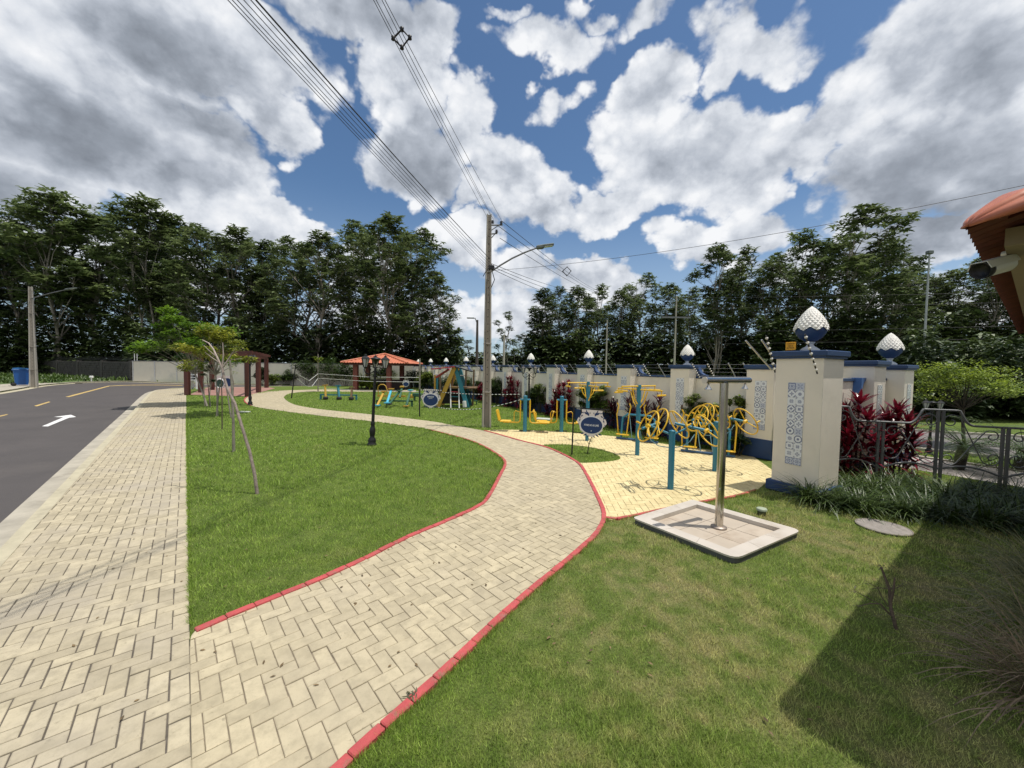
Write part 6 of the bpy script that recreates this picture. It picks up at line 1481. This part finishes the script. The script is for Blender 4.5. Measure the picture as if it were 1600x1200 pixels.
for i, (px, Y, h, w, lf) in enumerate(((452, 40, 1.4, 2., lf_s2), (478, 39, 2.3, 2.6, lf_s2), (515, 39, 2.6, 3., lf_s2), (540, 38, 2.4, 2.4, lf_s2), (648, 36, 1.5, 2., lf_s2), (668, 34, 1.5, 1.8, lf_s), (600, 39, 2.2, 2.4, lf_s2), (425, 39, .9, 1.6, lf_s), (409, 37, 1.7, 1.3, lf_d))):
    b = At(px, 590, Y); shrub('%s round shrub from the right of a row in front of the far grey wall' % ORD[i] if 0 else '%s shrub of the group before the far grey wall near the kiosk' % ORD[i], (b.x, Y, 0), h, w, lf, 120+i, 14, 150, .20, .10, grp='shrubs before the far wall')
# strappy border bed below the iron fence
strapl = leafmat('strap_leaf', (.016, .040, .006), (.075, .120, .018), .45, 2., .15, .12, 12.)
def strap_proto(seed, n, L, W, leaf, nm='strap_leaf_clump', lab='', el=(.55, 1.5), dr=(.8, 2.3)):
    g = np.random.default_rng(seed); P = np.zeros((n, 3)); P[:, :2] = g.normal(0, .06, (n, 2)); P[:, 2] = -.02
    V, F = straps(P, g.uniform(0, 6.28, n), g.uniform(el[0], el[1], n), L*g.uniform(.55, 1.25, n), W*g.uniform(.7, 1.2, n), g.uniform(dr[0], dr[1], n), 6, [.6, 1., 1., .9, .7, .45, .05], .35)
    return build_np(nm, V, F, leaf)
pr_ = [strap_proto(200+i, 170, .72, .016, strapl) for i in range(3)]; k = 0
row1 = [(1262, 782), (1290, 790), (1318, 793), (1348, 800), (1380, 797), (1412, 806), (1446, 804), (1478, 815), (1512, 812), (1545, 824), (1580, 822), (1615, 838), (1650, 836)]
row2 = [(1290, 772), (1325, 774), (1362, 778), (1400, 776), (1440, 782), (1482, 788), (1522, 792), (1564, 800), (1606, 808), (1650, 815)]
row3 = [(1345, 764), (1385, 765), (1430, 766), (1475, 770), (1525, 775), (1580, 782)]
for rn, row in (('front', row1), ('middle', row2), ('back', row3)):
    for i, (x, y) in enumerate(row):
        b = G(x, y); o = pr_[k % 3].copy(); col.objects.link(o); o.name = 'strap_leaf_clump'; o.location = (b.x, b.y, 0); o.rotation_euler = (0, 0, k*1.7); s_ = random.uniform(.72, .98); o.scale = (s_, s_, s_*(.85 if rn != 'back' else .8)); k += 1
        tag(o, '%s clump from the left in the %s row of the strap leaved border' % (ORD[i], rn), 'plant', 'strap leaved border plants')
for o in pr_: bpy.data.objects.remove(o)
thin = leafmat('fountain_grass', (.09, .105, .045), (.30, .28, .14), .5, 3., .25, .1, 20.); thin2 = leafmat('fountain_grass_russet', (.15, .11, .07), (.38, .28, .18), .5, 3., .25, .1, 20.)
for (x, y, s_, m, lab, sd) in ((1650, 985, .98, thin, 'large dark fountain grass clump at the right edge in the shade', 1), (1655, 1110, .80, thin2, 'russet drooping grass clump low at the right edge', 2), (1630, 905, .62, thin, 'smaller grass clump above the large one at the right edge', 3), (1700, 1060, .8, thin, 'tall grass clump just outside the right edge', 4)):
    b = G(x, y); o = strap_proto(300+sd, 340, s_, .0075, m, 'fountain_grass', el=(.5, 1.5), dr=(1.0, 2.2)); o.location = (b.x, b.y, 0); tag(o, lab, 'ornamental grass')
# cycad palms beyond the fence
def palm(label, base, H, L, nf, seed, leaf, tr_=.09, lean=.1):
    g = np.random.default_rng(seed); t = thing('palm', label, 'palm', base, 0, 'small palms beyond the iron fence'); parts = []
    m_ = MB(); m_.tube([(0, 0, -.05), (lean*.5, 0, H*.5), (lean, 0, H)], [tr_, tr_*1.1, tr_*.9], 9)
    for i in range(14): m_.lathe([(tr_*.9, 0), (tr_*1.25, .02), (tr_*.9, .04)], (lean*i/14, 0, H*i/14), 9)
    m_.build('trunk', barkd, t); rb_ = MB()
    for f in range(nf):
        a = f*2.4; e = g.uniform(.1, 1.25); n = 26; s = np.linspace(0, 1, n); ang = e-s*1.3; dx = np.cumsum(np.cos(ang))*L/n; dz = np.cumsum(np.sin(ang))*L/n
        B = np.stack([lean+dx*cos(a), dx*sin(a), H+dz], 1); rb_.tube([Vector(B[0]), Vector(B[n//2]), Vector(B[-1])], .006, 3, cap=False)
        for sd in (-1, 1): parts.append(straps(B, np.full(n, a+sd*1.15)+g.normal(0, .06, n), np.full(n, .15)-s*.3, L*.26*np.sin(np.pi*(.12+.85*s))+.03, np.full(n, .016), np.full(n, .7), 2, [1, .8, .1]))
    rb_.build('ribs', strapl, t); V, F = merge(parts); build_np('fronds', V, F, leaf, t); return t
pl_ = leafmat('palm_leaf', (.03, .06, .015), (.12, .18, .05), .4, 2., .2, .1, 9.)
b = G(1497, 733); palm('short dark trunked palm with feathery fronds behind the fence', b, .48, .95, 18, 5, pl_, .085, .10)
b = G(1590, 735); palm('wide arching palm at the right edge behind the fence', b, .42, 1.35, 20, 6, pl_, .08); b = G(1655, 760); palm('palm just beyond the right edge of the view', b, .4, 1.2, 16, 7, pl_, .08)
# dead shrub in the foreground
b = G(1401, 981); t = thing('dead_shrub', 'small bare dark shrub with broken twigs on the right lawn at the shadow edge', 'shrub', b, 0); yy = b.y; o_ = Vector((b.x, b.y, 0))
Z = lambda x, y, d=0.: At(1200+x/2.857, 780+y/2.857, yy+d)-o_
m_ = MB(); m_.tube([(0, 0, -.02), Z(562, 540), Z(547, 480), Z(543, 400, .02), Z(525, 355, .03), Z(505, 303, .04)], [.014, .013, .012, .0105, .009, .008], 7); m_.build('stem', mat('dead_bark', (.11, .08, .06), .9, var=.4, scale=30), t)
for pts, r_ in (((Z(548, 455), Z(560, 405, -.03), Z(566, 350, -.03)), .0095), ((Z(548, 520), Z(500, 470, .02), Z(430, 432, .05), Z(385, 408, .06)), .0045), ((Z(550, 520), Z(505, 468, -.04), Z(455, 465, -.06), Z(408, 478, -.07)), .0045), ((Z(535, 480), Z(505, 430, .03), Z(490, 395, .04), Z(452, 375, .05)), .004), ((Z(545, 400), Z(575, 395, -.03), Z(600, 385, -.05)), .0045), ((Z(540, 400), Z(500, 395, .02), Z(470, 400, .02)), .0035), ((Z(562, 545), Z(577, 530), ), .004)):
    MB().tube(pts, [r_*(1-.4*i/(len(pts)-1)) for i in range(len(pts))], 5).build('twig', MATS['dead_bark'], t)
g = np.random.default_rng(10); V, F = leaf_cloud(g, [tuple(Z(385, 408, .06)), tuple(Z(408, 478, -.07)), tuple(Z(452, 375, .05)), tuple(Z(600, 385, -.05)), tuple(Z(540, 385)), tuple(Z(508, 305, .04))], [.025]*6, 7, .028, .011); build_np('dry_leaves', V, F, leafmat('leaf_dry', (.05, .05, .02), (.16, .14, .07), .6, 3., .2, 0, 20.), t)
# tiny weed on the red edging and a few dead leaves
b = G(640, 1092); g = np.random.default_rng(12); V, F = leaf_cloud(g, [(0, 0, .015), (.03, .01, .012)], [.025, .018], 16, .035, .012); o = build_np('dry_weed', V, F, MATS['leaf_dry']); o.location = b; tag(o, 'tiny dry weed growing from the joint beside the red edging', 'weed')
n = 260; th = g.uniform(R(-50), R(60), n); rd = np.exp(g.uniform(math.log(2.5), math.log(16), n)); P = np.stack([rd*np.sin(th), rd*np.cos(th), np.full(n, .006)], 1)
V, F = straps(P, g.uniform(0, 6.28, n), g.uniform(-.1, .25, n), g.uniform(.02, .045, n), g.uniform(.01, .02, n), g.uniform(0, .5, n), 2, [.3, 1., .2]); o = build_np('fallen_leaves', V, F, leafmat('leaf_fallen', (.07, .045, .02), (.22, .15, .07), .7, 3., .1, 0, 20.)); tag(o, 'scattered dry fallen leaves on lawn and paving', 'leaves', None, 'stuff')
